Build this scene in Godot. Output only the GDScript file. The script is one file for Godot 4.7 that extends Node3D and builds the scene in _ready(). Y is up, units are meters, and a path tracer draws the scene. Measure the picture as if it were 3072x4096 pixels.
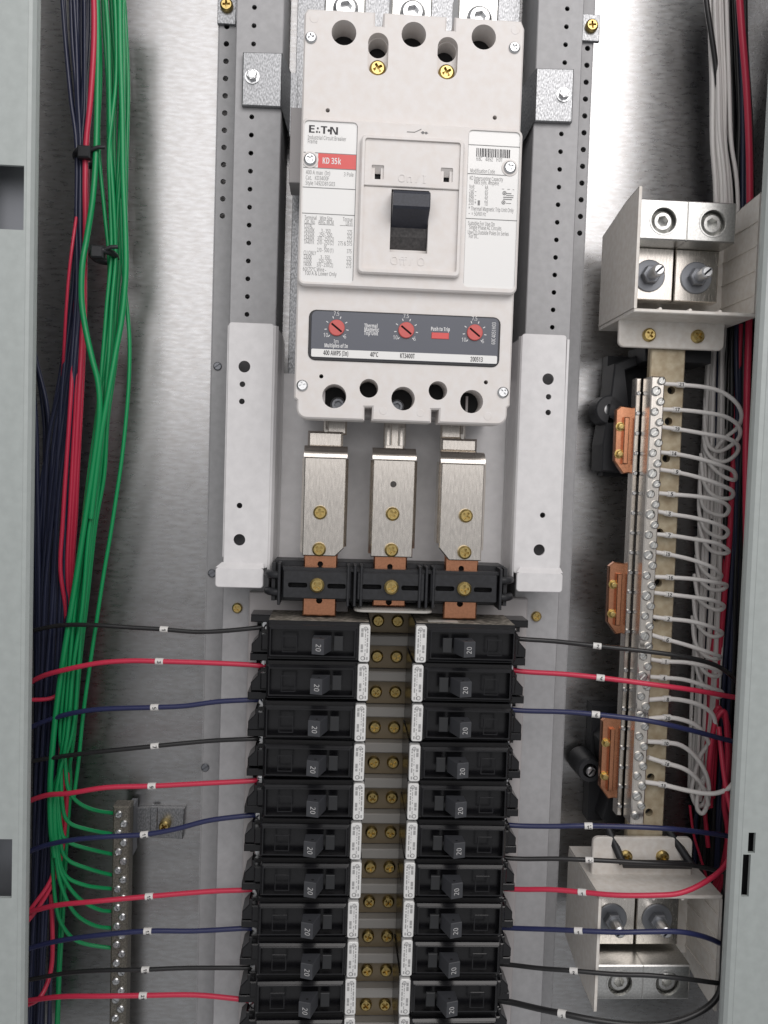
extends Node3D
# The inside of an open electrical distribution panel. All lengths below are in millimetres: x right, y up, z out of the back sheet.
const MM := 0.001
var M := {}
var org := Vector3.ZERO
var counts := {}
var screw_cache := {}
var text_cache := {}
var font_plain: SystemFont
var font_bold: SystemFont
var rng := RandomNumberGenerator.new()


class Shape:
	var v := PackedVector3Array()
	var n := PackedVector3Array()
	var xf := Transform3D()

	func tri(a: Vector3, b: Vector3, c: Vector3, hint: Vector3) -> void:
		a = xf * a; b = xf * b; c = xf * c
		var g := (c - a).cross(b - a)
		if g.length_squared() < 1e-12:
			return
		if g.dot(xf.basis * hint) < 0.0:
			var t := b
			b = c
			c = t
			g = -g
		g = g.normalized()
		v.append_array([a, b, c])
		n.append_array([g, g, g])

	func quad(a: Vector3, b: Vector3, c: Vector3, d: Vector3, hint: Vector3) -> void:
		tri(a, b, c, hint)
		tri(a, c, d, hint)

	func soft(a: Vector3, b: Vector3, c: Vector3, na: Vector3, nb: Vector3, nc: Vector3) -> void:
		a = xf * a; b = xf * b; c = xf * c
		na = (xf.basis * na).normalized(); nb = (xf.basis * nb).normalized(); nc = (xf.basis * nc).normalized()
		var g := (c - a).cross(b - a)
		if g.length_squared() < 1e-14:
			return
		if g.dot(na + nb + nc) < 0.0:
			v.append_array([a, c, b])
			n.append_array([na, nc, nb])
		else:
			v.append_array([a, b, c])
			n.append_array([na, nb, nc])

	# a solid of revolution: profile of (radius, height along the axis)
	func lathe(base: Vector3, axis: Vector3, profile: Array, sides := 20) -> void:
		axis = axis.normalized()
		var e1 := axis.cross(Vector3.UP if absf(axis.y) < 0.9 else Vector3.RIGHT).normalized()
		var e2 := axis.cross(e1)
		for i in profile.size() - 1:
			var p: Vector2 = profile[i]
			var q: Vector2 = profile[i + 1]
			var along := (q - p)
			var nr := along.y
			var nh := -along.x
			for k in sides:
				var t0 := TAU * k / sides
				var t1 := TAU * (k + 1) / sides
				var d0 := e1 * cos(t0) + e2 * sin(t0)
				var d1 := e1 * cos(t1) + e2 * sin(t1)
				var n0 := (d0 * nr + axis * nh).normalized()
				var n1 := (d1 * nr + axis * nh).normalized()
				var a := base + d0 * p.x + axis * p.y
				var b := base + d1 * p.x + axis * p.y
				var c := base + d1 * q.x + axis * q.y
				var d := base + d0 * q.x + axis * q.y
				soft(a, b, c, n0, n1, n1)
				soft(a, c, d, n0, n1, n0)

	func tube(pts: Array, r: float, sides := 9) -> void:
		var count := pts.size()
		var tangents := []
		for i in count:
			tangents.append((pts[mini(i + 1, count - 1)] - pts[maxi(i - 1, 0)]).normalized())
		var side: Vector3 = tangents[0].cross(Vector3(0.13, 0.2, 1)).normalized()
		var rings := []
		for i in count:
			var t: Vector3 = tangents[i]
			side = (side - t * side.dot(t)).normalized()
			var other := t.cross(side)
			var ring := []
			for k in sides:
				var w := TAU * k / sides
				ring.append(side * cos(w) + other * sin(w))
			rings.append(ring)
		for i in count - 1:
			for k in sides:
				var k2 := (k + 1) % sides
				var a: Vector3 = pts[i] + rings[i][k] * r
				var b: Vector3 = pts[i] + rings[i][k2] * r
				var c: Vector3 = pts[i + 1] + rings[i + 1][k2] * r
				var d: Vector3 = pts[i + 1] + rings[i + 1][k] * r
				soft(a, b, c, rings[i][k], rings[i][k2], rings[i + 1][k2])
				soft(a, c, d, rings[i][k], rings[i + 1][k2], rings[i + 1][k])
		for e in [0, count - 1]:
			var t: Vector3 = tangents[e] * (-1.0 if e == 0 else 1.0)
			for k in range(1, sides - 1):
				tri(pts[e] + rings[e][0] * r, pts[e] + rings[e][k] * r, pts[e] + rings[e][k + 1] * r, t)

	func inset(o: PackedVector2Array, b: float) -> PackedVector2Array:
		var area := 0.0
		var c := o.size()
		for i in c:
			area += o[i].cross(o[(i + 1) % c])
		var s := 1.0 if area > 0.0 else -1.0
		var out := PackedVector2Array()
		for i in c:
			var d1 := (o[i] - o[(i + c - 1) % c]).normalized()
			var d2 := (o[(i + 1) % c] - o[i]).normalized()
			var n1 := Vector2(-d1.y, d1.x) * s
			var n2 := Vector2(-d2.y, d2.x) * s
			out.append(o[i] + (n1 + n2) * b / maxf(1.0 + n1.dot(n2), 0.35))
		return out

	func flat(poly: PackedVector2Array, z: float, hint: Vector3) -> void:
		var ids := Geometry2D.triangulate_polygon(poly)
		for i in range(0, ids.size(), 3):
			var a := poly[ids[i]]
			var b := poly[ids[i + 1]]
			var c := poly[ids[i + 2]]
			tri(Vector3(a.x, a.y, z), Vector3(b.x, b.y, z), Vector3(c.x, c.y, z), hint)

	# a plate from z0 to z1 with real holes and a chamfered front edge
	func plate(o: PackedVector2Array, z0: float, z1: float, b := 0.0, holes := [], back := false) -> void:
		var area := 0.0
		var c := o.size()
		for i in c:
			area += o[i].cross(o[(i + 1) % c])
		var s := 1.0 if area > 0.0 else -1.0
		var front := inset(o, b) if b > 0.0 else o
		for i in c:
			var j := (i + 1) % c
			var d := (o[j] - o[i]).normalized() * s
			var outward := Vector3(d.y, -d.x, 0)
			quad(Vector3(o[i].x, o[i].y, z0), Vector3(o[j].x, o[j].y, z0), Vector3(o[j].x, o[j].y, z1 - b), Vector3(o[i].x, o[i].y, z1 - b), outward)
			if b > 0.0:
				quad(Vector3(o[i].x, o[i].y, z1 - b), Vector3(o[j].x, o[j].y, z1 - b), Vector3(front[j].x, front[j].y, z1), Vector3(front[i].x, front[i].y, z1), outward + Vector3(0, 0, 1))
		var levels := [z1]
		if back:
			levels.append(z0)
		var pieces: Array = [front]
		if holes.size():
			var cuts := []
			var lo := 1e9
			var hi := -1e9
			var le := 1e9
			var ri := -1e9
			for p in front:
				lo = minf(lo, p.y); hi = maxf(hi, p.y); le = minf(le, p.x); ri = maxf(ri, p.x)
			for h in holes:
				var m := 0.0
				for p in h:
					m += p.y
				cuts.append(m / h.size())
			cuts.sort()
			var ys := [lo - 1.0]
			for y in cuts:
				if y - ys[-1] > 0.02:
					ys.append(y)
			ys.append(hi + 1.0)
			pieces = []
			for i in ys.size() - 1:
				var band := PackedVector2Array([Vector2(le - 1, ys[i]), Vector2(ri + 1, ys[i]), Vector2(ri + 1, ys[i + 1]), Vector2(le - 1, ys[i + 1])])
				var todo: Array = Geometry2D.intersect_polygons(front, band)
				for h in holes:
					var next := []
					for p in todo:
						next.append_array(Geometry2D.clip_polygons(p, h))
					todo = next
				pieces.append_array(todo)
			for h in holes:
				var mid := Vector2.ZERO
				for p in h:
					mid += p / h.size()
				for i in h.size():
					var p: Vector2 = h[i]
					var q: Vector2 = h[(i + 1) % h.size()]
					var into := mid - (p + q) / 2.0
					quad(Vector3(p.x, p.y, z0), Vector3(q.x, q.y, z0), Vector3(q.x, q.y, z1), Vector3(p.x, p.y, z1), Vector3(into.x, into.y, 0))
		for z in levels:
			for p in pieces:
				flat(p, z, Vector3(0, 0, 1 if z == z1 else -1))

	func box(x0: float, y0: float, z0: float, x1: float, y1: float, z1: float, b := 0.0) -> void:
		plate(PackedVector2Array([Vector2(x0, y0), Vector2(x1, y0), Vector2(x1, y1), Vector2(x0, y1)]), z0, z1, b, [], true)

	func mesh(shift: Vector3) -> ArrayMesh:
		var moved := PackedVector3Array()
		moved.resize(v.size())
		for i in v.size():
			moved[i] = (v[i] - shift) * 0.001
		var arrays := []
		arrays.resize(Mesh.ARRAY_MAX)
		arrays[Mesh.ARRAY_VERTEX] = moved
		arrays[Mesh.ARRAY_NORMAL] = n
		var m := ArrayMesh.new()
		m.add_surface_from_arrays(Mesh.PRIMITIVE_TRIANGLES, arrays)
		return m


# ---------- outlines ----------
func rect(x0: float, y0: float, x1: float, y1: float) -> PackedVector2Array:
	return PackedVector2Array([Vector2(x0, y0), Vector2(x1, y0), Vector2(x1, y1), Vector2(x0, y1)])

func rr(x0: float, y0: float, x1: float, y1: float, r: float, seg := 4) -> PackedVector2Array:
	var o := PackedVector2Array()
	for c in [[x1 - r, y1 - r, 0.0], [x0 + r, y1 - r, 90.0], [x0 + r, y0 + r, 180.0], [x1 - r, y0 + r, 270.0]]:
		for i in seg + 1:
			var a := deg_to_rad(c[2] + 90.0 * i / seg)
			o.append(Vector2(c[0] + r * cos(a), c[1] + r * sin(a)))
	return o

func circle(x: float, y: float, r: float, sides := 20) -> PackedVector2Array:
	var o := PackedVector2Array()
	for i in sides:
		o.append(Vector2(x + r * cos(TAU * i / sides), y + r * sin(TAU * i / sides)))
	return o

func pl(flat: Array) -> PackedVector2Array:
	var o := PackedVector2Array()
	for i in range(0, flat.size(), 2):
		o.append(Vector2(flat[i], flat[i + 1]))
	return o

func cross_shape(r: float, w: float, turn: float) -> PackedVector2Array:
	var o := PackedVector2Array()
	for p in [[r, -w], [r, w], [w, w], [w, r], [-w, r], [-w, w], [-r, w], [-r, -w], [-w, -w], [-w, -r], [w, -r], [w, -w]]:
		o.append(Vector2(p[0], p[1]).rotated(turn))
	return o


# ---------- scene nodes ----------
func thing(called: String, label: String, category: String, at: Vector3, group := "", kind := "") -> Node3D:
	var o := Node3D.new()
	var k: int = counts.get(called, 0)
	counts[called] = k + 1
	o.name = called if k == 0 else "%s_%03d" % [called, k]
	add_child(o)
	o.position = at * MM
	org = at
	if kind:
		o.set_meta("kind", kind)
	o.set_meta("label", label)
	if not kind == "structure":
		o.set_meta("category", category)
	if group:
		o.set_meta("group", group)
	return o

func put(parent: Node3D, called: String, s: Shape, m: Material, local := false) -> MeshInstance3D:
	var o := MeshInstance3D.new()
	o.name = called
	o.mesh = s.mesh(Vector3.ZERO if local else org)
	o.material_override = m
	o.mesh.surface_set_material(0, m)
	o.material_override = null
	parent.add_child(o, true)
	return o

func place(parent: Node3D, called: String, mesh: Mesh, at: Vector3, turn := Basis()) -> MeshInstance3D:
	var o := MeshInstance3D.new()
	o.name = called
	o.mesh = mesh
	parent.add_child(o, true)
	o.transform = Transform3D(turn, (at - org) * MM)
	return o

# pan-head screws: kind "cross", "slot", "hex", "socket"; origin at the underside of the head, axis z
func screw(r: float, h: float, kind: String, m: Material, turn := 0.4) -> ArrayMesh:
	var key := "%s %s %s %s %.2f" % [r, h, kind, m.resource_name, turn]
	if screw_cache.has(key):
		return screw_cache[key]
	var s := Shape.new()
	if kind == "hex":
		var o := circle(0, 0, r, 6)
		for i in o.size():
			o[i] = o[i].rotated(turn)
		s.lathe(Vector3.ZERO, Vector3.BACK, [Vector2(r * 1.25, 0), Vector2(r * 1.25, h * 0.2), Vector2(r * 0.9, h * 0.22)], 20)
		s.plate(o, h * 0.2, h, h * 0.12)
		s.lathe(Vector3(0, 0, h), Vector3.BACK, [Vector2(r * 0.72, 0.0), Vector2(r * 0.66, h * 0.07), Vector2(r * 0.5, h * 0.1), Vector2(0, h * 0.1)], 14)
	else:
		var hole: PackedVector2Array
		if kind == "cross":
			hole = cross_shape(r * 0.58, r * 0.165, turn)
		elif kind == "slot":
			hole = rect(-r * 0.9, -r * 0.17, r * 0.9, r * 0.17)
			for i in hole.size():
				hole[i] = hole[i].rotated(turn)
		else:
			hole = circle(0, 0, r * 0.52, 6)
			for i in hole.size():
				hole[i] = hole[i].rotated(turn)
		s.plate(circle(0, 0, r, 22), 0, h, minf(r * 0.25, h * 0.6), [hole])
		s.flat(circle(0, 0, r * 0.9, 16), h * 0.1, Vector3.BACK)
	var mesh := s.mesh(Vector3.ZERO)
	mesh.surface_set_material(0, m)
	screw_cache[key] = mesh
	return mesh

func text(parent: Node3D, words: String, at: Vector3, h: float, m: Material, align := 1, turn := 0.0, bold := false, squeeze := 1.0, tilt := Basis()) -> MeshInstance3D:
	var key := "%s|%.2f|%d|%s|%s" % [words, h, align, bold, m.resource_name]
	if not text_cache.has(key):
		var t := TextMesh.new()
		t.text = words
		t.font = font_bold if bold else font_plain
		t.font_size = 32
		t.pixel_size = h / 0.714 / 32.0 * MM
		t.depth = 0.0005 if m == M["cream plastic"] else 0.00008
		t.curve_step = 2.0
		t.horizontal_alignment = [HORIZONTAL_ALIGNMENT_LEFT, HORIZONTAL_ALIGNMENT_CENTER, HORIZONTAL_ALIGNMENT_RIGHT][align]
		t.vertical_alignment = VERTICAL_ALIGNMENT_CENTER
		t.material = m
		text_cache[key] = t
	var o := MeshInstance3D.new()
	o.name = "lettering"
	o.mesh = text_cache[key]
	parent.add_child(o, true)
	o.transform = Transform3D(tilt * Basis(Vector3.BACK, turn) * Basis.from_scale(Vector3(squeeze, 1, 1)), (at - org) * MM)
	return o

# a smooth curve through the given points (flat list of x, y, z)
func curve(f: Array, steps := 5) -> Array:
	var p := []
	for i in range(0, f.size(), 3):
		p.append(Vector3(f[i], f[i + 1], f[i + 2]))
	var out := []
	for i in p.size() - 1:
		var a: Vector3 = p[maxi(i - 1, 0)]
		var d: Vector3 = p[mini(i + 2, p.size() - 1)]
		for k in steps:
			out.append(p[i].cubic_interpolate(p[i + 1], a, d, float(k) / steps))
	out.append(p[-1])
	return out

func lin(r: float, g: float, b: float) -> Color:
	return Color(r, g, b).linear_to_srgb()

func mat(called: String, c: Color, rough: float, metal := 0.0, coat := 0.0) -> StandardMaterial3D:
	var m := StandardMaterial3D.new()
	m.resource_name = called
	m.albedo_color = c
	m.roughness = rough
	m.metallic = metal
	if coat > 0.0:
		m.clearcoat_enabled = true
		m.clearcoat = coat
		m.clearcoat_roughness = 0.12
	M[called] = m
	return m

# grain, stains and spangle: a noise picture laid on from three sides in world space
func grain(m: StandardMaterial3D, repeats: float, lo: float, hi: float, frequency: float, sort := FastNoiseLite.TYPE_SIMPLEX_SMOOTH, octaves := 4, stretch := Vector3.ONE, warm := 0.0) -> void:
	var f := FastNoiseLite.new()
	f.noise_type = sort
	f.frequency = frequency
	f.fractal_octaves = octaves
	f.seed = 7 + M.size()
	if sort == FastNoiseLite.TYPE_CELLULAR:
		f.cellular_return_type = FastNoiseLite.RETURN_CELL_VALUE
	var t := NoiseTexture2D.new()
	t.width = 512
	t.height = 512
	t.seamless = true
	t.noise = f
	var g := Gradient.new()
	g.set_color(0, Color(lo, lo * (1.0 - warm * 0.5), lo * (1.0 - warm)))
	g.set_color(1, Color(hi, hi, hi))
	t.color_ramp = g
	m.albedo_texture = t
	m.uv1_triplanar = true
	m.uv1_world_triplanar = true
	m.uv1_scale = stretch * repeats

func rough_grain(m: StandardMaterial3D, frequency: float, lo: float, hi: float, relief := 0.0) -> void:
	var f := FastNoiseLite.new()
	f.frequency = frequency
	f.fractal_octaves = 4
	f.seed = 31 + M.size()
	var t := NoiseTexture2D.new()
	t.width = 512
	t.height = 512
	t.seamless = true
	t.noise = f
	var g := Gradient.new()
	g.set_color(0, Color(lo, lo, lo))
	g.set_color(1, Color(hi, hi, hi))
	t.color_ramp = g
	m.roughness = 1.0
	m.roughness_texture = t
	if relief > 0.0:
		m.heightmap_enabled = true
		m.heightmap_scale = relief
		m.heightmap_texture = t


func _ready() -> void:
	rng.seed = 20
	# ---------- camera ----------
	var cam := Camera3D.new()
	cam.name = "camera"
	add_child(cam)
	cam.position = Vector3(0, 0, 0.645)
	cam.rotation_degrees = Vector3(-2.7, -3.2, 1.85)
	cam.fov = 62.0
	cam.near = 0.01
	cam.far = 20.0
	cam.current = true
	# ---------- light ----------
	var env := Environment.new()
	env.background_mode = Environment.BG_COLOR
	env.background_color = lin(0.28, 0.28, 0.285)
	env.background_energy_multiplier = 1.0
	env.tonemap_mode = Environment.TONE_MAPPER_LINEAR
	env.tonemap_exposure = 1.38
	env.sdfgi_enabled = true
	env.ssao_enabled = true
	env.ssil_enabled = true
	var we := WorldEnvironment.new()
	we.name = "environment"
	we.environment = env
	add_child(we)
	# a bright doorway behind the photographer and a ceiling lamp above and to the side
	lamp("doorway_daylight", Vector3(0.05, 0.74, 1.42), Vector3(0.05, 0.4, 0.0), Vector2(1.6, 1.3), 0.80, Color(1.0, 0.985, 0.98))
	lamp("ceiling_lamp", Vector3(0.42, 0.85, 0.95), Vector3(0.05, 0.0, 0.05), Vector2(1.0, 0.7), 0.48, Color(1.0, 0.98, 0.97))
	# ---------- materials ----------
	font_plain = SystemFont.new()
	font_plain.font_names = PackedStringArray(["Droid Sans"])
	font_bold = SystemFont.new()
	font_bold.font_names = PackedStringArray(["Droid Sans"])
	font_bold.font_weight = 700
	materials()
	# ---------- the setting, then the things on it ----------
	enclosure()
	rails()
	chassis()
	main_breaker()
	bus()
	branch_breakers()
	neutral()
	ground_bar()
	wires()


func lamp(called: String, at: Vector3, to: Vector3, size: Vector2, energy: float, tint: Color) -> void:
	var l := AreaLight3D.new()
	l.name = called
	add_child(l)
	l.area_size = size
	l.light_energy = energy
	l.light_color = tint
	l.shadow_enabled = true
	l.area_range = 6.0
	l.look_at_from_position(at, to, Vector3.UP)


func materials() -> void:
	var m := mat("galvanised sheet", lin(0.47, 0.475, 0.485), 0.4, 1.0)
	grain(m, 9.0, 0.90, 1.0, 0.05, FastNoiseLite.TYPE_SIMPLEX_SMOOTH, 5, Vector3(0.35, 1.3, 1.0), 0.03)
	rough_grain(m, 0.05, 0.25, 0.34, 0.0006)
	m = mat("galvanised bracket", lin(0.44, 0.45, 0.465), 0.4, 0.9)
	grain(m, 26.0, 0.62, 1.0, 0.05, FastNoiseLite.TYPE_SIMPLEX_SMOOTH, 4, Vector3(1.2, 0.6, 1.0))
	rough_grain(m, 0.05, 0.28, 0.5)
	m = mat("grey rail paint", lin(0.40, 0.40, 0.41), 0.48)
	grain(m, 12.0, 0.93, 1.0, 0.02)
	m = mat("white powder coat", lin(0.71, 0.70, 0.705), 0.42)
	grain(m, 10.0, 0.95, 1.0, 0.02)
	m = mat("cabinet paint", lin(0.39, 0.425, 0.415), 0.36)
	grain(m, 11.0, 0.95, 1.0, 0.02)
	m = mat("cream plastic", lin(0.71, 0.69, 0.68), 0.5)
	grain(m, 14.0, 0.975, 1.0, 0.015, FastNoiseLite.TYPE_SIMPLEX_SMOOTH, 4, Vector3.ONE, 0.03)
	mat("label film", lin(0.72, 0.72, 0.71), 0.35, 0.0, 0.6)
	mat("pale grey plastic", lin(0.42, 0.40, 0.40), 0.5)
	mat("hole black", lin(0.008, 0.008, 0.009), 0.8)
	mat("ink", lin(0.03, 0.03, 0.033), 0.6)
	mat("grey ink", lin(0.20, 0.20, 0.20), 0.6)
	mat("faint ink", lin(0.33, 0.33, 0.33), 0.6)
	mat("handle ink", lin(0.50, 0.50, 0.50), 0.6)
	mat("white ink", lin(0.72, 0.72, 0.72), 0.6)
	mat("red print", lin(0.62, 0.055, 0.05), 0.4, 0.0, 0.4)
	mat("dial red", lin(0.55, 0.10, 0.09), 0.4)
	mat("trip face", lin(0.068, 0.075, 0.098), 0.35, 0.0, 0.3)
	m = mat("toggle plastic", lin(0.030, 0.034, 0.050), 0.45)
	grain(m, 30.0, 0.75, 1.0, 0.03)
	m = mat("worn toggle slide", lin(0.085, 0.08, 0.08), 0.6)
	grain(m, 40.0, 0.55, 1.0, 0.02)
	m = mat("tinned copper", lin(0.80, 0.75, 0.69), 0.3, 1.0)
	grain(m, 30.0, 0.92, 1.0, 0.03, FastNoiseLite.TYPE_SIMPLEX_SMOOTH, 4, Vector3(1.4, 0.25, 1.0))
	rough_grain(m, 0.03, 0.20, 0.30)
	m = mat("copper", lin(0.66, 0.31, 0.18), 0.27, 1.0)
	grain(m, 30.0, 0.88, 1.0, 0.03)
	m = mat("yellow zinc", lin(0.66, 0.50, 0.20), 0.34, 1.0)
	grain(m, 60.0, 0.8, 1.0, 0.04)
	mat("bright zinc", lin(0.66, 0.67, 0.68), 0.3, 1.0)
	mat("dull zinc", lin(0.22, 0.23, 0.25), 0.45, 0.7)
	m = mat("aluminium", lin(0.72, 0.72, 0.70), 0.32, 1.0)
	grain(m, 30.0, 0.86, 1.0, 0.03)
	m = mat("bar brass", lin(0.56, 0.50, 0.37), 0.5, 0.35)
	grain(m, 18.0, 0.82, 1.0, 0.012, FastNoiseLite.TYPE_SIMPLEX_SMOOTH, 5, Vector3.ONE, 0.1)
	m = mat("black bakelite", lin(0.010, 0.010, 0.012), 0.23)
	grain(m, 20.0, 0.8, 1.0, 0.02)
	m = mat("breaker handle", lin(0.042, 0.044, 0.050), 0.48)
	mat("breaker flag", lin(0.018, 0.019, 0.021), 0.5)
	m = mat("black nylon", lin(0.018, 0.019, 0.022), 0.5)
	m = mat("base nylon", lin(0.019, 0.020, 0.024), 0.45)
	grain(m, 24.0, 0.7, 1.0, 0.02)
	m = mat("dust", lin(0.46, 0.42, 0.36), 0.95)
	grain(m, 28.0, 0.25, 1.0, 0.012, FastNoiseLite.TYPE_SIMPLEX_SMOOTH, 5, Vector3(1, 1, 1.6), 0.1)
	m = mat("white moulding", lin(0.75, 0.73, 0.695), 0.45)
	grain(m, 14.0, 0.93, 1.0, 0.02, FastNoiseLite.TYPE_SIMPLEX_SMOOTH, 4, Vector3.ONE, 0.04)
	mat("stab brown", lin(0.25, 0.20, 0.13), 0.4, 0.3)
	m = mat("aged bar", lin(0.30, 0.28, 0.24), 0.5, 0.6)
	grain(m, 40.0, 0.6, 1.0, 0.03)
	mat("insulator grey", lin(0.40, 0.385, 0.36), 0.5)
	mat("black insulation", lin(0.016, 0.016, 0.017), 0.38)
	mat("blue insulation", lin(0.020, 0.025, 0.085), 0.38)
	mat("navy insulation", lin(0.022, 0.027, 0.060), 0.36)
	mat("red insulation", lin(0.54, 0.030, 0.072), 0.36)
	mat("green insulation", lin(0.006, 0.26, 0.085), 0.36)
	mat("white insulation", lin(0.74, 0.72, 0.70), 0.42)
	mat("marker sleeve", lin(0.70, 0.69, 0.67), 0.5)


func enclosure() -> void:
	var t := thing("back_panel", "brushed galvanised steel back sheet of the cabinet", "back panel", Vector3(30, -30, 0), "", "structure")
	var s := Shape.new()
	s.box(-240, -520, -1.5, 305, 480, 0)
	put(t, "sheet", s, M["galvanised sheet"])
	t = thing("side_wall", "galvanised inner side wall of the cabinet behind the green wires", "side wall", Vector3(-240, -30, 0), "", "structure")
	s = Shape.new()
	s.box(-242, -520, 0, -240, 480, 133)
	put(t, "sheet", s, M["galvanised sheet"])
	t = thing("side_wall", "galvanised inner side wall of the cabinet behind the white wires", "side wall", Vector3(305, -30, 0), "", "structure")
	s = Shape.new()
	s.box(305, -520, 0, 307, 480, 133)
	put(t, "sheet", s, M["galvanised sheet"])
	# painted front edges of the cabinet
	t = thing("cabinet_edge", "grey-green painted cabinet edge with two square cut-outs, beside the dark blue wires", "cabinet edge", Vector3(-210, -30, 130), "painted cabinet edges")
	s = Shape.new()
	s.plate(rect(-242, -520, -183.6, 480), 133, 135.5, 0.3, [rect(-214, 132.5, -185.0, 169), rect(-216, -262, -187.2, -226)], true)
	put(t, "face", s, M["cabinet paint"])
	s = Shape.new()
	for e in [[-183.9, 135.2, -181.6, 134.6], [-181.6, 134.6, -180.0, 132.4], [-180.0, 132.4, -179.6, 129.5]]:
		s.quad(Vector3(e[0], -520, e[1]), Vector3(e[2], -520, e[3]), Vector3(e[2], 480, e[3]), Vector3(e[0], 480, e[1]), Vector3(1, 0, 1))
	s.box(-181.6, -520, 127.5, -179.6, 480, 129.6)
	put(t, "rolled_edge", s, M["cabinet paint"])
	s = Shape.new()
	s.box(-236, 115, 108, -191, 185, 110)
	put(t, "inner_return", s, M["dull zinc"])
	s = Shape.new()
	s.box(-236, -285, 108, -191, -205, 110)
	put(t, "inner_return", s, M["dull zinc"])
	t = thing("cabinet_edge", "grey-green painted cabinet edge with a narrow dark slot, beside the neutral bar wires", "cabinet edge", Vector3(285, -30, 130), "painted cabinet edges")
	s = Shape.new()
	s.plate(rect(259.2, -520, 350, 480), 133, 135.5, 0.4, [pl([263.4, -231, 268, -231, 268, -218, 263.4, -218]), pl([260.6, -259, 265.6, -259, 265.6, -232, 260.6, -232])], true)
	put(t, "face", s, M["cabinet paint"])
	s = Shape.new()
	for e in [[259.5, 135.2, 256.6, 134.6], [256.6, 134.6, 254.8, 132.4], [254.8, 132.4, 254.2, 129.5]]:
		s.quad(Vector3(e[0], -520, e[1]), Vector3(e[2], -520, e[3]), Vector3(e[2], 480, e[3]), Vector3(e[0], 480, e[1]), Vector3(-1, 0, 1))
	s.box(254.2, -520, 127.5, 256.2, 480, 129.6)
	put(t, "rolled_edge", s, M["cabinet paint"])
	s = Shape.new()
	s.box(257, -280, 122, 290, -200, 124)
	put(t, "inner_return", s, M["black nylon"])


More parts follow.
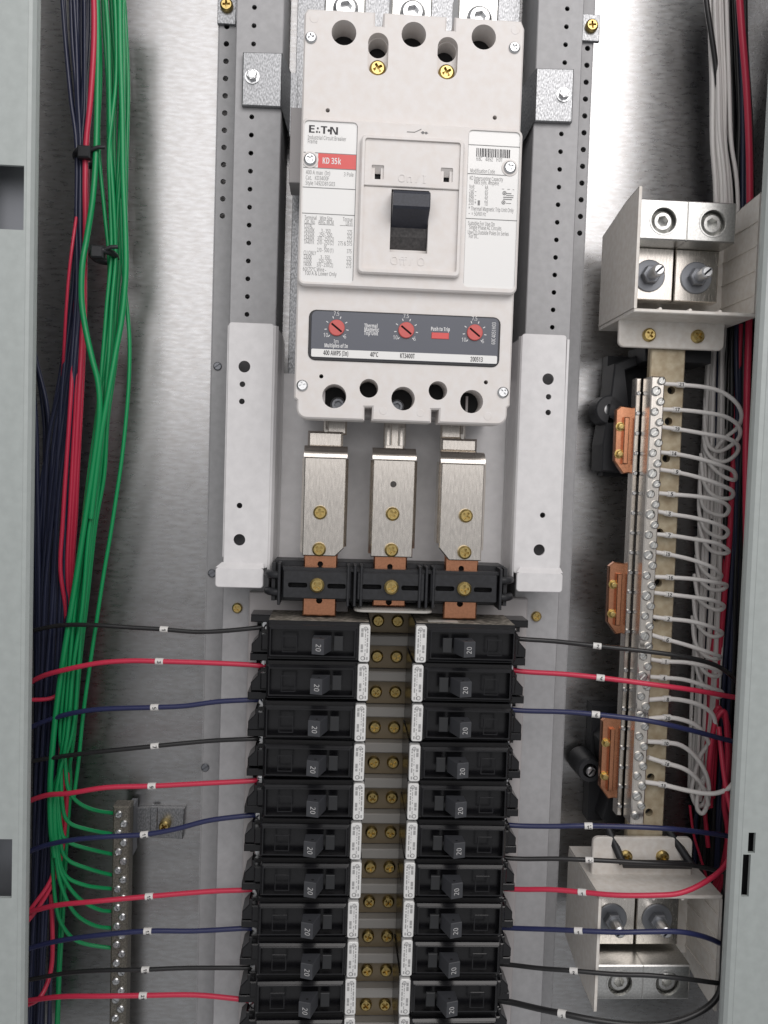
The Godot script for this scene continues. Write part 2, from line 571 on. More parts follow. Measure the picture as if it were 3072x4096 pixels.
func rails() -> void:
	for k in 2:
		var side: float = -1.0 if k == 0 else 1.0
		var cx := 41.5
		var t := thing("mounting_rail", ["grey perforated steel mounting rail beside the green wire bundle", "grey perforated steel mounting rail beside the white lug block"][k], "mounting rail", Vector3(cx + side * 118, -30, 0), "perforated mounting rails")
		var holes := []
		for i in 13:
			holes.append(circle(cx + side * (129.5 if k == 0 else 131.0), 324.5 - 12.06 * i + 0.1 * k, 2.0, 12))
		var s := Shape.new()
		var a := cx + side * 122.6
		var b := cx + side * 134.8
		s.plate(rect(minf(a, b), -520, maxf(a, b), 480), 16.5, 18, 0.3, holes)
		s.box(b - 0.8, -520, 0, b + 0.8, 480, 17)
		put(t, "lip", s, M["grey rail paint"])
		s = Shape.new()
		holes = []
		for i in 22:
			var y := 347.6 - 12.12 * i
			holes.append(circle(cx + side * (107.0 + (0.0 if k == 0 else 0.5 - 0.006 * (347.6 - y))), y, 1.7, 12))
		a = cx + side * 87.0
		b = cx + side * 119.0
		s.plate(rect(minf(a, b), -520, maxf(a, b), 480), 46.5, 48, 0.6, holes)
		put(t, "face", s, M["grey rail paint"])
		s = Shape.new()
		s.quad(Vector3(b, -520, 47.6), Vector3(cx + side * 122.6, -520, 17.5), Vector3(cx + side * 122.6, 480, 17.5), Vector3(b, 480, 47.6), Vector3(side, 0, 0.3))
		s.quad(Vector3(a, -520, 47.4), Vector3(cx + side * 85.5, -520, 2.0), Vector3(cx + side * 85.5, 480, 2.0), Vector3(a, 480, 47.4), Vector3(-side, 0, 0.1))
		put(t, "web", s, M["grey rail paint"])
		# a clip with a brass-coloured screw at the top of the lip
		var at: Vector3 = Vector3(-87.8, 324.7, 21) if k == 0 else Vector3(173.6, 326.3, 21)
		s = Shape.new()
		s.plate(rect(at.x - 6.5, at.y - 12 if k == 0 else at.y - 10, at.x + 6.5, at.y + (16 if k == 0 else 9)), 18.2, 21, 0.4)
		s.box(at.x - 6.5 * side - 0.8 , at.y - 9, 10, at.x - 6.5 * side + 0.8, at.y + 8, 20.6)
		put(t, "clip", s, M["galvanised bracket"])
		place(t, "screw", screw(4.6, 3.5, "cross", M["yellow zinc"], 0.1), Vector3(at.x, at.y, 21))
		# small screw heads down the lip
		if k == 0:
			for p in [Vector3(-88.9, 72.4, 18.5), Vector3(-89.5, -78.1, 18.5), Vector3(-91.3, -222.6, 18.5)]:
				place(t, "rivet", screw(3.0, 1.0, "slot", M["dull zinc"], 0.6), p)
		# fixing screws on the lower face
		var q: Vector3 = Vector3(-67.1, -98.3, 48) if k == 0 else Vector3(144.4, -99.4, 48)
		place(t, "screw", screw(3.6, 2.4, "cross", M["yellow zinc"], 0.75), q)
	# bent straps of galvanised plate that hold the main breaker's pan
	for k in 2:
		var o: PackedVector2Array = pl([-72, 279.5, -45.6, 280.4, -45.6, 244.6, -72, 244.3]) if k == 0 else pl([128.2, 280.3, 154.3, 281.2, 154.5, 245.2, 128.4, 244.7])
		var c := (o[0] + o[2]) / 2.0
		var t := thing("steel_strap", ["galvanised bent steel strap with hex bolt, fixed over the rail beside the green wires", "galvanised bent steel strap with hex bolt, fixed over the rail nearest the lug block"][k], "bracket", Vector3(c.x, c.y, 48), "galvanised straps beside the main breaker")
		var s := Shape.new()
		s.plate(o, 48.6, 52, 0.6, [], true)
		put(t, "plate", s, M["galvanised bracket"])
		s = Shape.new()
		var e := [o[1], o[2]] if k == 0 else [o[0], o[3]]
		var w := 4.5 if k == 0 else -4.5
		var far := [Vector2(e[0].x + w, e[0].y - 1), Vector2(e[1].x + w, e[1].y - 9)]
		s.quad(Vector3(e[0].x, e[0].y, 51.6), Vector3(e[1].x, e[1].y, 51.6), Vector3(far[1].x, far[1].y, 26), Vector3(far[0].x, far[0].y, 26), Vector3(w, 0, 1))
		s.box(minf(far[0].x, far[0].x + w), far[1].y, 23, maxf(far[0].x, far[0].x + w), far[0].y, 26)
		put(t, "bend", s, M["galvanised bracket"])
		place(t, "bolt", screw(3.9, 4.2, "hex", M["bright zinc"], 0.3), Vector3(-65.4, 263.4, 52) if k == 0 else Vector3(147.6, 263.3, 52))
	# the sheet behind the main breaker
	var t := thing("mounting_plate", "galvanised plate behind the main breaker, between the two rails", "mounting plate", Vector3(41, 240, 22))
	var s := Shape.new()
	s.box(-38, 60, 20, 121, 480, 22.5, 0.3)
	put(t, "sheet", s, M["galvanised bracket"])


func chassis() -> void:
	# white steel support: two flanges with holes, sloped sides, a back web and two feet
	var t := thing("steel_support", "white powder-coated steel support with two long perforated flanges under the main breaker", "support", Vector3(39, 10, 45))
	for k in 2:
		var s := Shape.new()
		var o: PackedVector2Array = rr(-74.2, -67, -44.6, 95, 2.0) if k == 0 else rr(120.8, -66, 151.0, 95.5, 2.0)
		if k == 1:
			for i in o.size():
				o[i].x += (95.0 - o[i].y) * 0.012 * (1.0 if o[i].x > 135 else 0.1)
		var holes := []
		for h in ([[-63.4, 66.3, 3.9], [-64.4, 54.7, 1.9], [-64.5, 43.4, 1.9], [-64.4, -25.5, 1.9], [-63.9, -48.3, 3.9]] if k == 0 else [[139.5, 65.8, 3.9], [140.3, 54, 1.9], [140.5, 43.5, 1.9], [139.6, -25.9, 1.9], [138.2, -49.6, 3.9]]):
			holes.append(circle(h[0], h[1], h[2], 22))
		s.plate(o, 73, 75, 0.4, holes)
		put(t, "flange", s, M["white powder coat"])
		s = Shape.new()
		var x0 := -45.0 if k == 0 else 121.2
		var x1 := -40.5 if k == 0 else 118.5
		var n := Vector3(1 if k == 0 else -1, 0, 0.4)
		var y_low := -70.0
		# rounded bend from the flange back to the web, in four strips
		var profile := [[0.0, 74.8], [0.35, 74.0], [0.7, 71.0], [1.0, 50.0], [1.3, 47.0]]
		for i in profile.size() - 1:
			var pa: Array = profile[i]
			var pb: Array = profile[i + 1]
			var xa := lerpf(x0, x1, pa[0])
			var xb := lerpf(x0, x1, pb[0])
			var drop := 0.0 if i < 2 else 2.0
			s.quad(Vector3(xa, y_low, pa[1]), Vector3(xb, y_low, pb[1]), Vector3(xb, 94 - drop - (6.0 if i > 2 else 0.0), pb[1]), Vector3(xa, 94 - drop, pa[1]), n)
		put(t, "bend", s, M["white powder coat"])
		# the outer folded edge of the flange
		s = Shape.new()
		var xe := -74.2 if k == 0 else 152.6
		s.box(xe - 0.8, -60, 49, xe + 0.8, 93, 73.6)
		put(t, "outer_fold", s, M["white powder coat"])
		# foot: a small step forward, then a flat tab
		s = Shape.new()
		var f0 := -78.6 if k == 0 else 122.4
		var f1 := -47.0 if k == 0 else 153.9
		var yt := -66.5 if k == 0 else -64.5
		s.quad(Vector3(f0 + 3.5, yt + 3.0, 74.6), Vector3(f1 - 0.6, yt + 3.0, 74.6), Vector3(f1, yt, 79.5), Vector3(f0, yt, 79.5), Vector3(0, 0.6, 1))
		s.plate(rr(f0, yt - 13.2, f1, yt, 2.2), 78, 80, 0.5, [], true)
		put(t, "foot", s, M["white powder coat"])
	var s := Shape.new()
	s.box(-41.5, -72, 44, 119.5, 66, 46.5)
	put(t, "web", s, M["white powder coat"])
	# the grey pan under the branch breakers
	t = thing("bus_pan", "grey steel pan under the two rows of small black breakers", "pan", Vector3(39, -250, 45))
	s = Shape.new()
	s.box(-58.5, -520, 44, 10, -86, 55, 0.8)
	put(t, "tray", s, M["pale grey plastic"])
	s = Shape.new()
	s.box(68, -520, 44, 136.5, -86, 55, 0.8)
	put(t, "tray", s, M["pale grey plastic"])


func small_lines(parent: Node3D, called: String, rows: Array, z: float, m: Material) -> void:
	var s := Shape.new()
	for r in rows:
		s.box(r[0], r[1], z, r[2], r[3], z + 0.1)
	put(parent, called, s, m)


func main_breaker() -> void:
	var t := thing("main_breaker", "large cream three-pole moulded-case circuit breaker with black toggle and red KD 35k label", "circuit breaker", Vector3(39, 150, 25))
	var cream: Material = M["cream plastic"]
	# front half of the case
	var o := PackedVector2Array()
	for p in [[-28, 43.5], [-26.2, 42.0]]:
		o.append(Vector2(p[0], p[1]))
	for i in 6:
		var a := PI + PI / 2.0 * i / 5.0
		o.append(Vector2(-20.2 + 6.0 * cos(a), 37.2 + 6.0 * sin(a)))
	for x in [17.9, 59.3]:
		o.append_array([Vector2(x - 2.4, 31.2), Vector2(x - 2.6, 39.3), Vector2(x + 2.3, 39.5), Vector2(x + 2.1, 31.3)])
	for i in 6:
		var a := -PI / 2.0 + PI / 2.0 * i / 5.0
		o.append(Vector2(98.0 + 6.0 * cos(a), 37.4 + 6.0 * sin(a)))
	for p in [[104.0, 42.0], [105.6, 43.5], [105.6, 272], [103.5, 276.5]]:
		o.append(Vector2(p[0], p[1]))
	for x in [60.3, 17.0]:
		o.append_array([Vector2(x + 2.4, 276.5), Vector2(x + 2.4, 268.5), Vector2(x - 2.4, 268.5), Vector2(x - 2.4, 276.5)])
	for p in [[-26, 276], [-28, 273]]:
		o.append(Vector2(p[0], p[1]))
	var deep := [[-4.0, 263.2, 7.5], [38.2, 264.6, 7.5], [80.8, 265.6, 7.5], [-3.4, 45.4, 7.4], [39.0, 45.5, 7.3], [81.6, 45.2, 7.2], [17.7, 51.0, 5.8], [60.4, 51.2, 5.8]]
	var holes := []
	for d in deep:
		holes.append(circle(d[0], d[1], d[2], 24))
	for p in [[-12.4, 216.9], [89.4, 218.1], [-11.7, 57.2], [90.1, 57.4]]:
		holes.append(circle(p[0], p[1], 1.35, 10))
	for x in [16.9, 59.1]:
		holes.append(rr(x - 6.2, 239.2, x + 6.2, 264.4, 6.15, 6))
	var s := Shape.new()
	s.plate(o, 98, 118, 1.0, holes)
	put(t, "front_case", s, cream)
	# rear half of the case, a little narrower, and the dark bottoms of the terminal wells
	s = Shape.new()
	s.plate(rr(-26, 36, 103.5, 273, 3), 40, 97.6, 0.0, [], true)
	put(t, "rear_case", s, M["pale grey plastic"])
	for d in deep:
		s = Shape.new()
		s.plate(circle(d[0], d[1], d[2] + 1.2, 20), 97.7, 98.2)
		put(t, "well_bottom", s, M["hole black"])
	for p in [[-12.4, 216.9], [89.4, 218.1], [-11.7, 57.2], [90.1, 57.4]]:
		s = Shape.new()
		s.plate(circle(p[0], p[1], 2.0, 10), 106, 108)
		put(t, "pin_hole", s, M["hole black"])
	for x in [16.9, 59.1]:
		s = Shape.new()
		s.plate(rr(x - 6.4, 239.0, x + 6.4, 264.6, 6.3, 6), 98.4, 112, 0.0, [circle(x, 257.9, 5.9, 20)])
		s.plate(circle(x, 257.9, 6.3, 20), 97.9, 98.7)
		put(t, "screw_pocket", s, M["cream plastic"])
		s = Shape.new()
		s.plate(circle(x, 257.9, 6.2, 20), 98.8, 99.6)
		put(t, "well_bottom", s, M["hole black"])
		place(t, "brass_screw", screw(5.0, 3.0, "cross", M["yellow zinc"], 0.5), Vector3(x + 0.2, 245.2, 112))
	# terminals seen in the wells and above the case
	for x in [-4.0, 38.2, 80.8]:
		s = Shape.new()
		s.box(x - 13, 279, 60, x + 13, 315, 92, 1.0)
		put(t, "lug", s, M["aluminium"])
		place(t, "lug_screw", screw(8.0, 4.0, "socket", M["bright zinc"], 0.2), Vector3(x + 0.5, 290.0 if x < 60 else 289.0, 92))
		s = Shape.new()
		s.plate(rect(x - 19, 268, x + 19, 284), 70, 84, 1.0)
		put(t, "terminal_shelf", s, cream)
	for p in [[-1.0, 41.6, 5.0], [36.5, 41.8, 4.6]]:
		place(t, "well_screw", screw(p[2], 3.0, "socket", M["dull zinc"], 0.3), Vector3(p[0], p[1], 98.4))
	s = Shape.new()
	s.box(-10.9, 41, 98.5, -9.2, 50, 112)
	s.box(80.6, 40, 98.5, 82.0, 50, 100.5)
	put(t, "well_blade", s, M["pale grey plastic"])
	for p in [[-23.6, 259.0], [99.8, 260.3], [-23.1, 51.2], [100.9, 51.6]]:
		s = Shape.new()
		place(t, "cover_screw", screw(3.5, 1.6, "cross", M["bright zinc"], 0.35 + p[0] * 0.004), Vector3(p[0], p[1], 117.9))
	# round moulding marks
	for p in [[-22, 270.5, 2.6], [100, 271, 2.6], [27, 37.5, 2.2], [50, 37, 2.2], [92, 36.5, 2.4]]:
		s = Shape.new()
		s.lathe(Vector3(p[0], p[1], 118), Vector3.BACK, [Vector2(p[2] + 0.2, 0), Vector2(p[2], 0.15), Vector2(0, 0.15)], 18)
		put(t, "moulding_mark", s, cream)
	# side barrier
	s = Shape.new()
	s.box(-38, 190, 40, -27, 239, 66, 0.5)
	put(t, "side_barrier", s, M["pale grey plastic"])
	# the raised cover with its two label panels
	var lab_l := rr(-26.0, 113.0, 6.0, 208.4, 2.6)
	var lab_r := rr(73.0, 114.0, 104.6, 208.0, 2.6)
	s = Shape.new()
	s.plate(rr(-27.6, 110.8, 106.0, 209.8, 4.0), 118.0, 123.4, 1.0, [lab_l, lab_r, rect(10.5, 121.5, 68.1, 198.7)])
	var cover := put(t, "cover", s, cream)
	cover.set_meta("label", "raised cream cover around the toggle")
	s = Shape.new()
	s.plate(lab_l, 118.0, 122.5)
	var left := put(t, "rating_label", s, M["label film"])
	s = Shape.new()
	s.plate(lab_r, 118.0, 122.5)
	var right := put(t, "capacity_label", s, M["label film"])
	rating_print(left)
	capacity_print(right)
	for p in [[-21.9, 185.5], [98.9, 186.8]]:
		s = Shape.new()
		s.lathe(Vector3(p[0], p[1], 122.5), Vector3.BACK, [Vector2(5.0, 0), Vector2(4.9, 0.5), Vector2(4.2, 0.6), Vector2(0, 0.6)], 24)
		put(t, "screw_ring", s, cream)
		place(t, "cover_screw", screw(3.8, 1.6, "cross", M["bright zinc"], 0.9 if p[0] < 0 else 0.55), Vector3(p[0], p[1], 123.0))
	# centre frame
	s = Shape.new()
	s.plate(rr(8.2, 118.8, 70.4, 200.6, 3.0), 123.2, 127.0, 0.9, [rr(10.6, 121.6, 68.0, 198.6, 1.5)])
	put(t, "toggle_frame", s, cream)
	s = Shape.new()
	s.plate(rect(10.4, 171.2, 68.2, 198.8), 118.5, 125.6, 0.4, [rr(15.0, 175.0, 22.4, 183.4, 0.6), rr(56.6, 175.4, 64.0, 183.8, 0.6)])
	put(t, "upper_plate", s, cream)
	for x in [15.0, 56.6]:
		s = Shape.new()
		# sloped pockets with a small square hole
		s.quad(Vector3(x - 0.2, 183.6, 125.2), Vector3(x + 7.6, 183.6, 125.2), Vector3(x + 6.0, 179.5, 121.5), Vector3(x + 1.4, 179.5, 121.5), Vector3(0, -0.5, 1))
		s.box(x - 0.2, 174.8, 119, x + 2.0, 183.4, 124.0)
		s.box(x + 5.6, 174.8, 119, x + 7.6, 183.4, 124.0)
		put(t, "lock_pocket", s, cream)
		s = Shape.new()
		s.box(x + 2.0, 175.0, 118.7, x + 5.6, 179.5, 120.0)
		put(t, "lock_hole", s, M["hole black"])
	s = Shape.new()
	s.plate(rect(10.4, 121.4, 68.2, 171.0), 119, 124.4, 0.0, [rect(27.4, 132.6, 50.2, 170.0)])
	put(t, "lower_plate", s, cream)
	# toggle slide and toggle
	s = Shape.new()
	var arc := []
	for i in 7:
		var a := deg_to_rad(-62.0 + 20.0 * i)
		arc.append(Vector2(151.0 + 22.0 * sin(a), 108.0 + 14.0 * cos(a)))
	for i in 6:
		s.quad(Vector3(27.6, arc[i].x, arc[i].y), Vector3(50.0, arc[i].x, arc[i].y), Vector3(50.0, arc[i + 1].x, arc[i + 1].y), Vector3(27.6, arc[i + 1].x, arc[i + 1].y), Vector3(0, arc[i].x - 151.0, 14))
	put(t, "toggle_slide", s, M["worn toggle slide"])
	s = Shape.new()
	s.xf = Transform3D(Basis(Vector3(0, 1, 0), Vector3(0, 0, 1), Vector3(1, 0, 0)), Vector3(27.9, 0, 0))
	s.plate(pl([147.0, 119.5, 155.2, 136.0, 156.6, 137.2, 163.8, 137.2, 165.6, 136.0, 169.6, 120.0]), 0, 22.0, 0.5, [], true)
	put(t, "toggle", s, M["toggle plastic"])
	# moulded lettering
	text(t, "On / I", Vector3(39.4, 176.2, 125.62), 4.4, cream, 1, 0.0, false, 1.1)
	text(t, "Off / O", Vector3(38.5, 127.4, 124.42), 4.6, cream, 1, 0.0, false, 1.1)
	s = Shape.new()
	s.tube([Vector3(35.6, 204.6, 123.5), Vector3(40.2, 204.6, 123.5), Vector3(44.2, 206.6, 123.5)], 0.22, 6)
	s.tube([Vector3(44.0, 204.7, 123.5), Vector3(48.4, 204.5, 123.5)], 0.2, 6)
	s.lathe(Vector3(45.2, 204.6, 123.4), Vector3.BACK, [Vector2(0.9, 0), Vector2(0.9, 0.15), Vector2(0.35, 0.15)], 10)
	s.lathe(Vector3(47.2, 204.5, 123.4), Vector3.BACK, [Vector2(0.8, 0), Vector2(0.8, 0.15), Vector2(0.3, 0.15)], 10)
	put(t, "switch_symbol", s, M["grey ink"])
	# trip unit
	s = Shape.new()
	s.plate(rr(-20.2, 66.8, 97.8, 97.4, 4.4), 118.0, 118.9, 0.5)
	var trip := put(t, "trip_unit", s, M["ink"])
	trip.set_meta("label", "dark trip unit panel with three red dials")
	s = Shape.new()
	s.plate(rr(-18.6, 68.4, 96.6, 96.6, 3.2), 118.4, 119.3, 0.2)
	put(trip, "trip_face", s, M["trip face"])
	s = Shape.new()
	s.plate(rr(-18.2, 68.8, 96.2, 73.6, 0.8), 119.2, 119.5)
	put(trip, "white_strip", s, M["label film"])
	trip_print(trip)


func rating_print(p: Node3D) -> void:
	var z := 122.55
	var ink: Material = M["ink"]
	var g: Material = M["grey ink"]
	text(p, "E", Vector3(-21.6, 203.5, z), 4.4, ink, 1, 0, true, 1.35)
	text(p, "T", Vector3(-14.2, 203.3, z), 4.4, ink, 1, 0, true, 1.25)
	text(p, "N", Vector3(-8.3, 203.1, z), 4.4, ink, 1, 0, true, 1.25)
	var s := Shape.new()
	s.lathe(Vector3(-11.3, 203.2, z), Vector3.BACK, [Vector2(0.8, 0), Vector2(0.8, 0.08), Vector2(0, 0.08)], 12)
	s.box(-18.4, 203.6, z, -17.4, 204.7, z + 0.08)
	s.box(-18.9, 201.5, z, -17.9, 202.6, z + 0.08)
	s.box(-17.3, 201.5, z, -16.5, 202.4, z + 0.08)
	put(p, "logo_mark", s, ink)
	text(p, "Industrial Circuit Breaker", Vector3(-23.8, 198.6, z), 1.75, g, 0, 0, false, 0.64)
	text(p, "Frame", Vector3(-23.8, 196.2, z), 1.75, g, 0, 0, false, 0.64)
	s = Shape.new()
	s.plate(pl([-17.2, 181.0, 5.9, 181.0, 5.9, 189.6, -17.2, 189.6]), z - 0.1, z + 0.08)
	put(p, "red_band", s, M["red print"])
	text(p, "KD 35k", Vector3(-14.8, 185.3, z + 0.1), 3.6, M["white ink"], 0, 0, true, 0.68)
	small_lines(p, "rule_line", [[-26, 189.5, 5.9, 189.9], [-26, 180.6, 5.9, 181.0], [-26, 169.0, 5.9, 169.4], [-26, 153.6, 5.9, 154.0], [5.6, 113.5, 5.9, 208]], z, g)
	text(p, "400 A max  (In)", Vector3(-24.4, 178.0, z), 1.9, g, 0, 0, false, 0.68)
	text(p, "3 Pole", Vector3(4.4, 177.8, z), 1.9, g, 2, 0, false, 0.68)
	text(p, "Cat.   KD3400F", Vector3(-24.4, 174.8, z), 1.9, g, 0, 0, false, 0.68)
	text(p, "Style 1492D81G03", Vector3(-24.4, 171.7, z), 1.9, g, 0, 0, false, 0.68)
	var rows := [[151.2, "Terminal", "Wire Size", "Torque"], [148.9, "Cat. No.", "AWG. MCM", "Lb-in"], [146.2, "CU/AL", "", ""], [143.7, "TA300K", "3 - 350", "275"], [141.4, "TA350K", "250 - 500", "375"], [139.1, "TA400K", "3/0 - 250 (2)", "275"], [136.8, "TA401K", "2/0 - 250 (2)", "275 & 375"], [134.6, "", "or", ""], [132.3, "", "2/0 - 500 (1)", "375"], [130.3, "CU ONLY", "", ""], [128.0, "T300K", "3 - 350", "275"], [125.8, "T350K", "250 - 500", "375"], [123.5, "T400K", "3/0 - 250 (2)", "275"]]
	for r in rows:
		if r[1]:
			text(p, r[1], Vector3(-24.4, r[0], z), 1.5, g, 0, 0, false, 0.58)
		if r[2]:
			text(p, r[2], Vector3(-11.4, r[0], z), 1.5, g, 1, 0, false, 0.58)
		if r[3]:
			text(p, r[3], Vector3(4.6, r[0], z), 1.5, g, 2, 0, false, 0.58)
	small_lines(p, "rule_line", [[-24.4, 147.4, -18.0, 147.6], [-15.8, 147.4, -6.4, 147.6], [-3.0, 147.4, 4.8, 147.6]], z, g)
	text(p, "60/75°C Wire -", Vector3(-24.6, 120.6, z), 1.5, g, 0, 0, false, 0.68)
	text(p, "100 A & Lower Only", Vector3(-23.4, 118.2, z), 1.5, g, 0, 0, false, 0.68)


func capacity_print(p: Node3D) -> void:
	var z := 122.55
	var g: Material = M["grey ink"]
	var s := Shape.new()
	var x := 78.2
	rng.seed = 5
	while x < 98.6:
		var w := rng.randf_range(0.25, 0.75)
		s.box(x, 192.6, z, minf(x + w, 98.8), 197.6, z + 0.08)
		x += w + rng.randf_range(0.28, 0.6)
	put(p, "barcode", s, M["ink"])
	text(p, "68C   4892   H01", Vector3(78.2, 191.2, z), 1.2, g, 0, 0, false, 0.7)
	text(p, "Modification Code", Vector3(74.8, 184.0, z), 1.6, g, 0, 0, false, 0.58)
	small_lines(p, "rule_line", [[73, 199.2, 104.6, 199.6], [73, 182.0, 97.5, 182.4], [73, 155.2, 104.6, 155.6], [73.0, 115, 73.25, 207]], z, g)
	text(p, "KD Interrupting Capacity", Vector3(74.6, 179.6, z), 1.6, g, 0, 0, false, 0.58)
	text(p, "RMS Sym. Ampere", Vector3(77.4, 177.2, z), 1.6, g, 0, 0, false, 0.58)
	text(p, "Volt", Vector3(74.6, 174.4, z), 1.6, g, 0, 0, false, 0.58)
	text(p, "kA", Vector3(84.2, 174.4, z), 1.6, g, 0, 0, false, 0.58)
	var rows := [[171.6, "240 ~", "65"], [169.2, "480 ~", "35"], [166.9, "600 ~", "25"], [164.6, "250 *  ═", "10"]]
	for r in rows:
		text(p, r[1], Vector3(74.6, r[0], z), 1.6, g, 0, 0, false, 0.58)
		text(p, r[2], Vector3(84.2, r[0], z), 1.6, g, 0, 0, false, 0.58)
	text(p, "* Thermal Magnetic Trip Unit Only", Vector3(74.6, 161.4, z), 1.6, g, 0, 0, false, 0.56)
	text(p, "~  = 50/60 Hz", Vector3(74.6, 158.4, z), 1.6, g, 0, 0, false, 0.58)
	text(p, "Suitable For Use On", Vector3(74.6, 152.6, z), 1.6, g, 0, 0, false, 0.58)
	text(p, "Single Phase AC Circuits", Vector3(75.4, 150.2, z), 1.6, g, 0, 0, false, 0.58)
	text(p, "Use (2) Outside Poles In Series", Vector3(74.6, 147.2, z), 1.6, g, 0, 0, false, 0.58)
	text(p, "For DC.", Vector3(75.4, 144.8, z), 1.6, g, 0, 0, false, 0.58)
	# approval stamp: outline corners, two round marks, rows of print
	small_lines(p, "approval_stamp", [[94.6, 173.9, 96.0, 174.1], [98.0, 173.9, 99.6, 174.1], [101.2, 173.8, 102.2, 174.0], [97.4, 171.2, 100.6, 171.7], [97.4, 170.1, 102.0, 170.5], [95.6, 168.9, 101.8, 169.4], [95.6, 167.7, 101.0, 168.2], [97.6, 165.4, 100.6, 165.7]], z, g)
	s = Shape.new()
	for q in [[96.3, 171.6], [95.9, 166.0]]:
		s.lathe(Vector3(q[0], q[1], z), Vector3.BACK, [Vector2(1.25, 0), Vector2(1.25, 0.08), Vector2(0.75, 0.08), Vector2(0.75, 0)], 14)
		s.lathe(Vector3(q[0], q[1], z), Vector3.BACK, [Vector2(0.45, 0), Vector2(0.45, 0.08), Vector2(0, 0.08)], 10)
	put(p, "approval_mark", s, g)


func trip_print(p: Node3D) -> void:
	var z := 119.32
	var w: Material = M["white ink"]
	for d in [[-3.2, 86.7, true], [39.4, 87.0, false], [81.7, 87.3, false]]:
		var s := Shape.new()
		var slot := rect(-4.0, -0.6, 4.0, 0.6)
		for i in slot.size():
			slot[i] = slot[i].rotated(deg_to_rad(-38)) + Vector2(d[0], d[1])
		s.plate(circle(d[0], d[1], 4.9, 26), 119.3, 120.6, 0.4, [slot])
		var dial := put(p, "dial", s, M["dial red"])
		s = Shape.new()
		s.plate(circle(d[0], d[1], 4.4, 16), 119.3, 119.6)
		put(p, "dial_slot", s, M["hole black"])
		s = Shape.new()
		for i in 8:
			var a := deg_to_rad(-48.0 + 276.0 * i / 7.0)
			var u := Vector2(cos(a), sin(a))
			var side := Vector2(-u.y, u.x) * 0.24
			var c := Vector2(d[0], d[1])
			s.plate(PackedVector2Array([c + u * 6.0 - side, c + u * 7.4 - side, c + u * 7.4 + side, c + u * 6.0 + side]), z - 0.02, z + 0.06)
		put(p, "tick_marks", s, w)
		text(p, "7.5", Vector3(d[0] - 0.3, d[1] + 8.6, z), 1.7, w, 1, 0, false, 0.8)
		text(p, "10", Vector3(d[0] - 6.6, d[1] - 4.6, z), 1.7, w, 1, 0, false, 0.8)
		text(p, "5", Vector3(d[0] + 5.4, d[1] - 5.0, z), 1.7, w, 1, 0, false, 0.8)
		if d[2]:
			text(p, "Im", Vector3(d[0], d[1] - 8.2, z), 1.7, w, 1, 0, false, 0.8)
			text(p, "Multiples of In", Vector3(d[0], d[1] - 10.8, z), 1.7, w, 1, 0, true, 0.64)
	var k := 0
	for line in ["Thermal", "Magnetic", "Trip Unit"]:
		text(p, line, Vector3(13.6, 88.9 - 2.3 * k, z), 1.7, w, 0, 0, true, 0.64)
		k += 1
	text(p, "Push to Trip", Vector3(60.4, 88.6, z), 1.8, w, 1, 0, true, 0.64)
	var s := Shape.new()
	s.plate(rect(55.1, 82.6, 65.8, 86.4), 119.2, 119.7, 0.2)
	put(p, "trip_button", s, M["red print"])
	text(p, "60C4051H03", Vector3(93.6, 87.4, z), 1.3, w, 1, PI / 2, false, 0.75)
	var ink: Material = M["ink"]
	text(p, "400 AMPS (In)", Vector3(-3.2, 71.4, 119.52), 2.9, ink, 1, 0, true, 0.58)
	text(p, "40°C", Vector3(20.2, 71.5, 119.52), 2.9, ink, 1, 0, true, 0.58)
	text(p, "KT3400T", Vector3(40.6, 71.4, 119.52), 2.9, ink, 1, 0, true, 0.58)
	text(p, "200513", Vector3(83.5, 71.0, 119.52), 2.9, ink, 1, 0, true, 0.58)


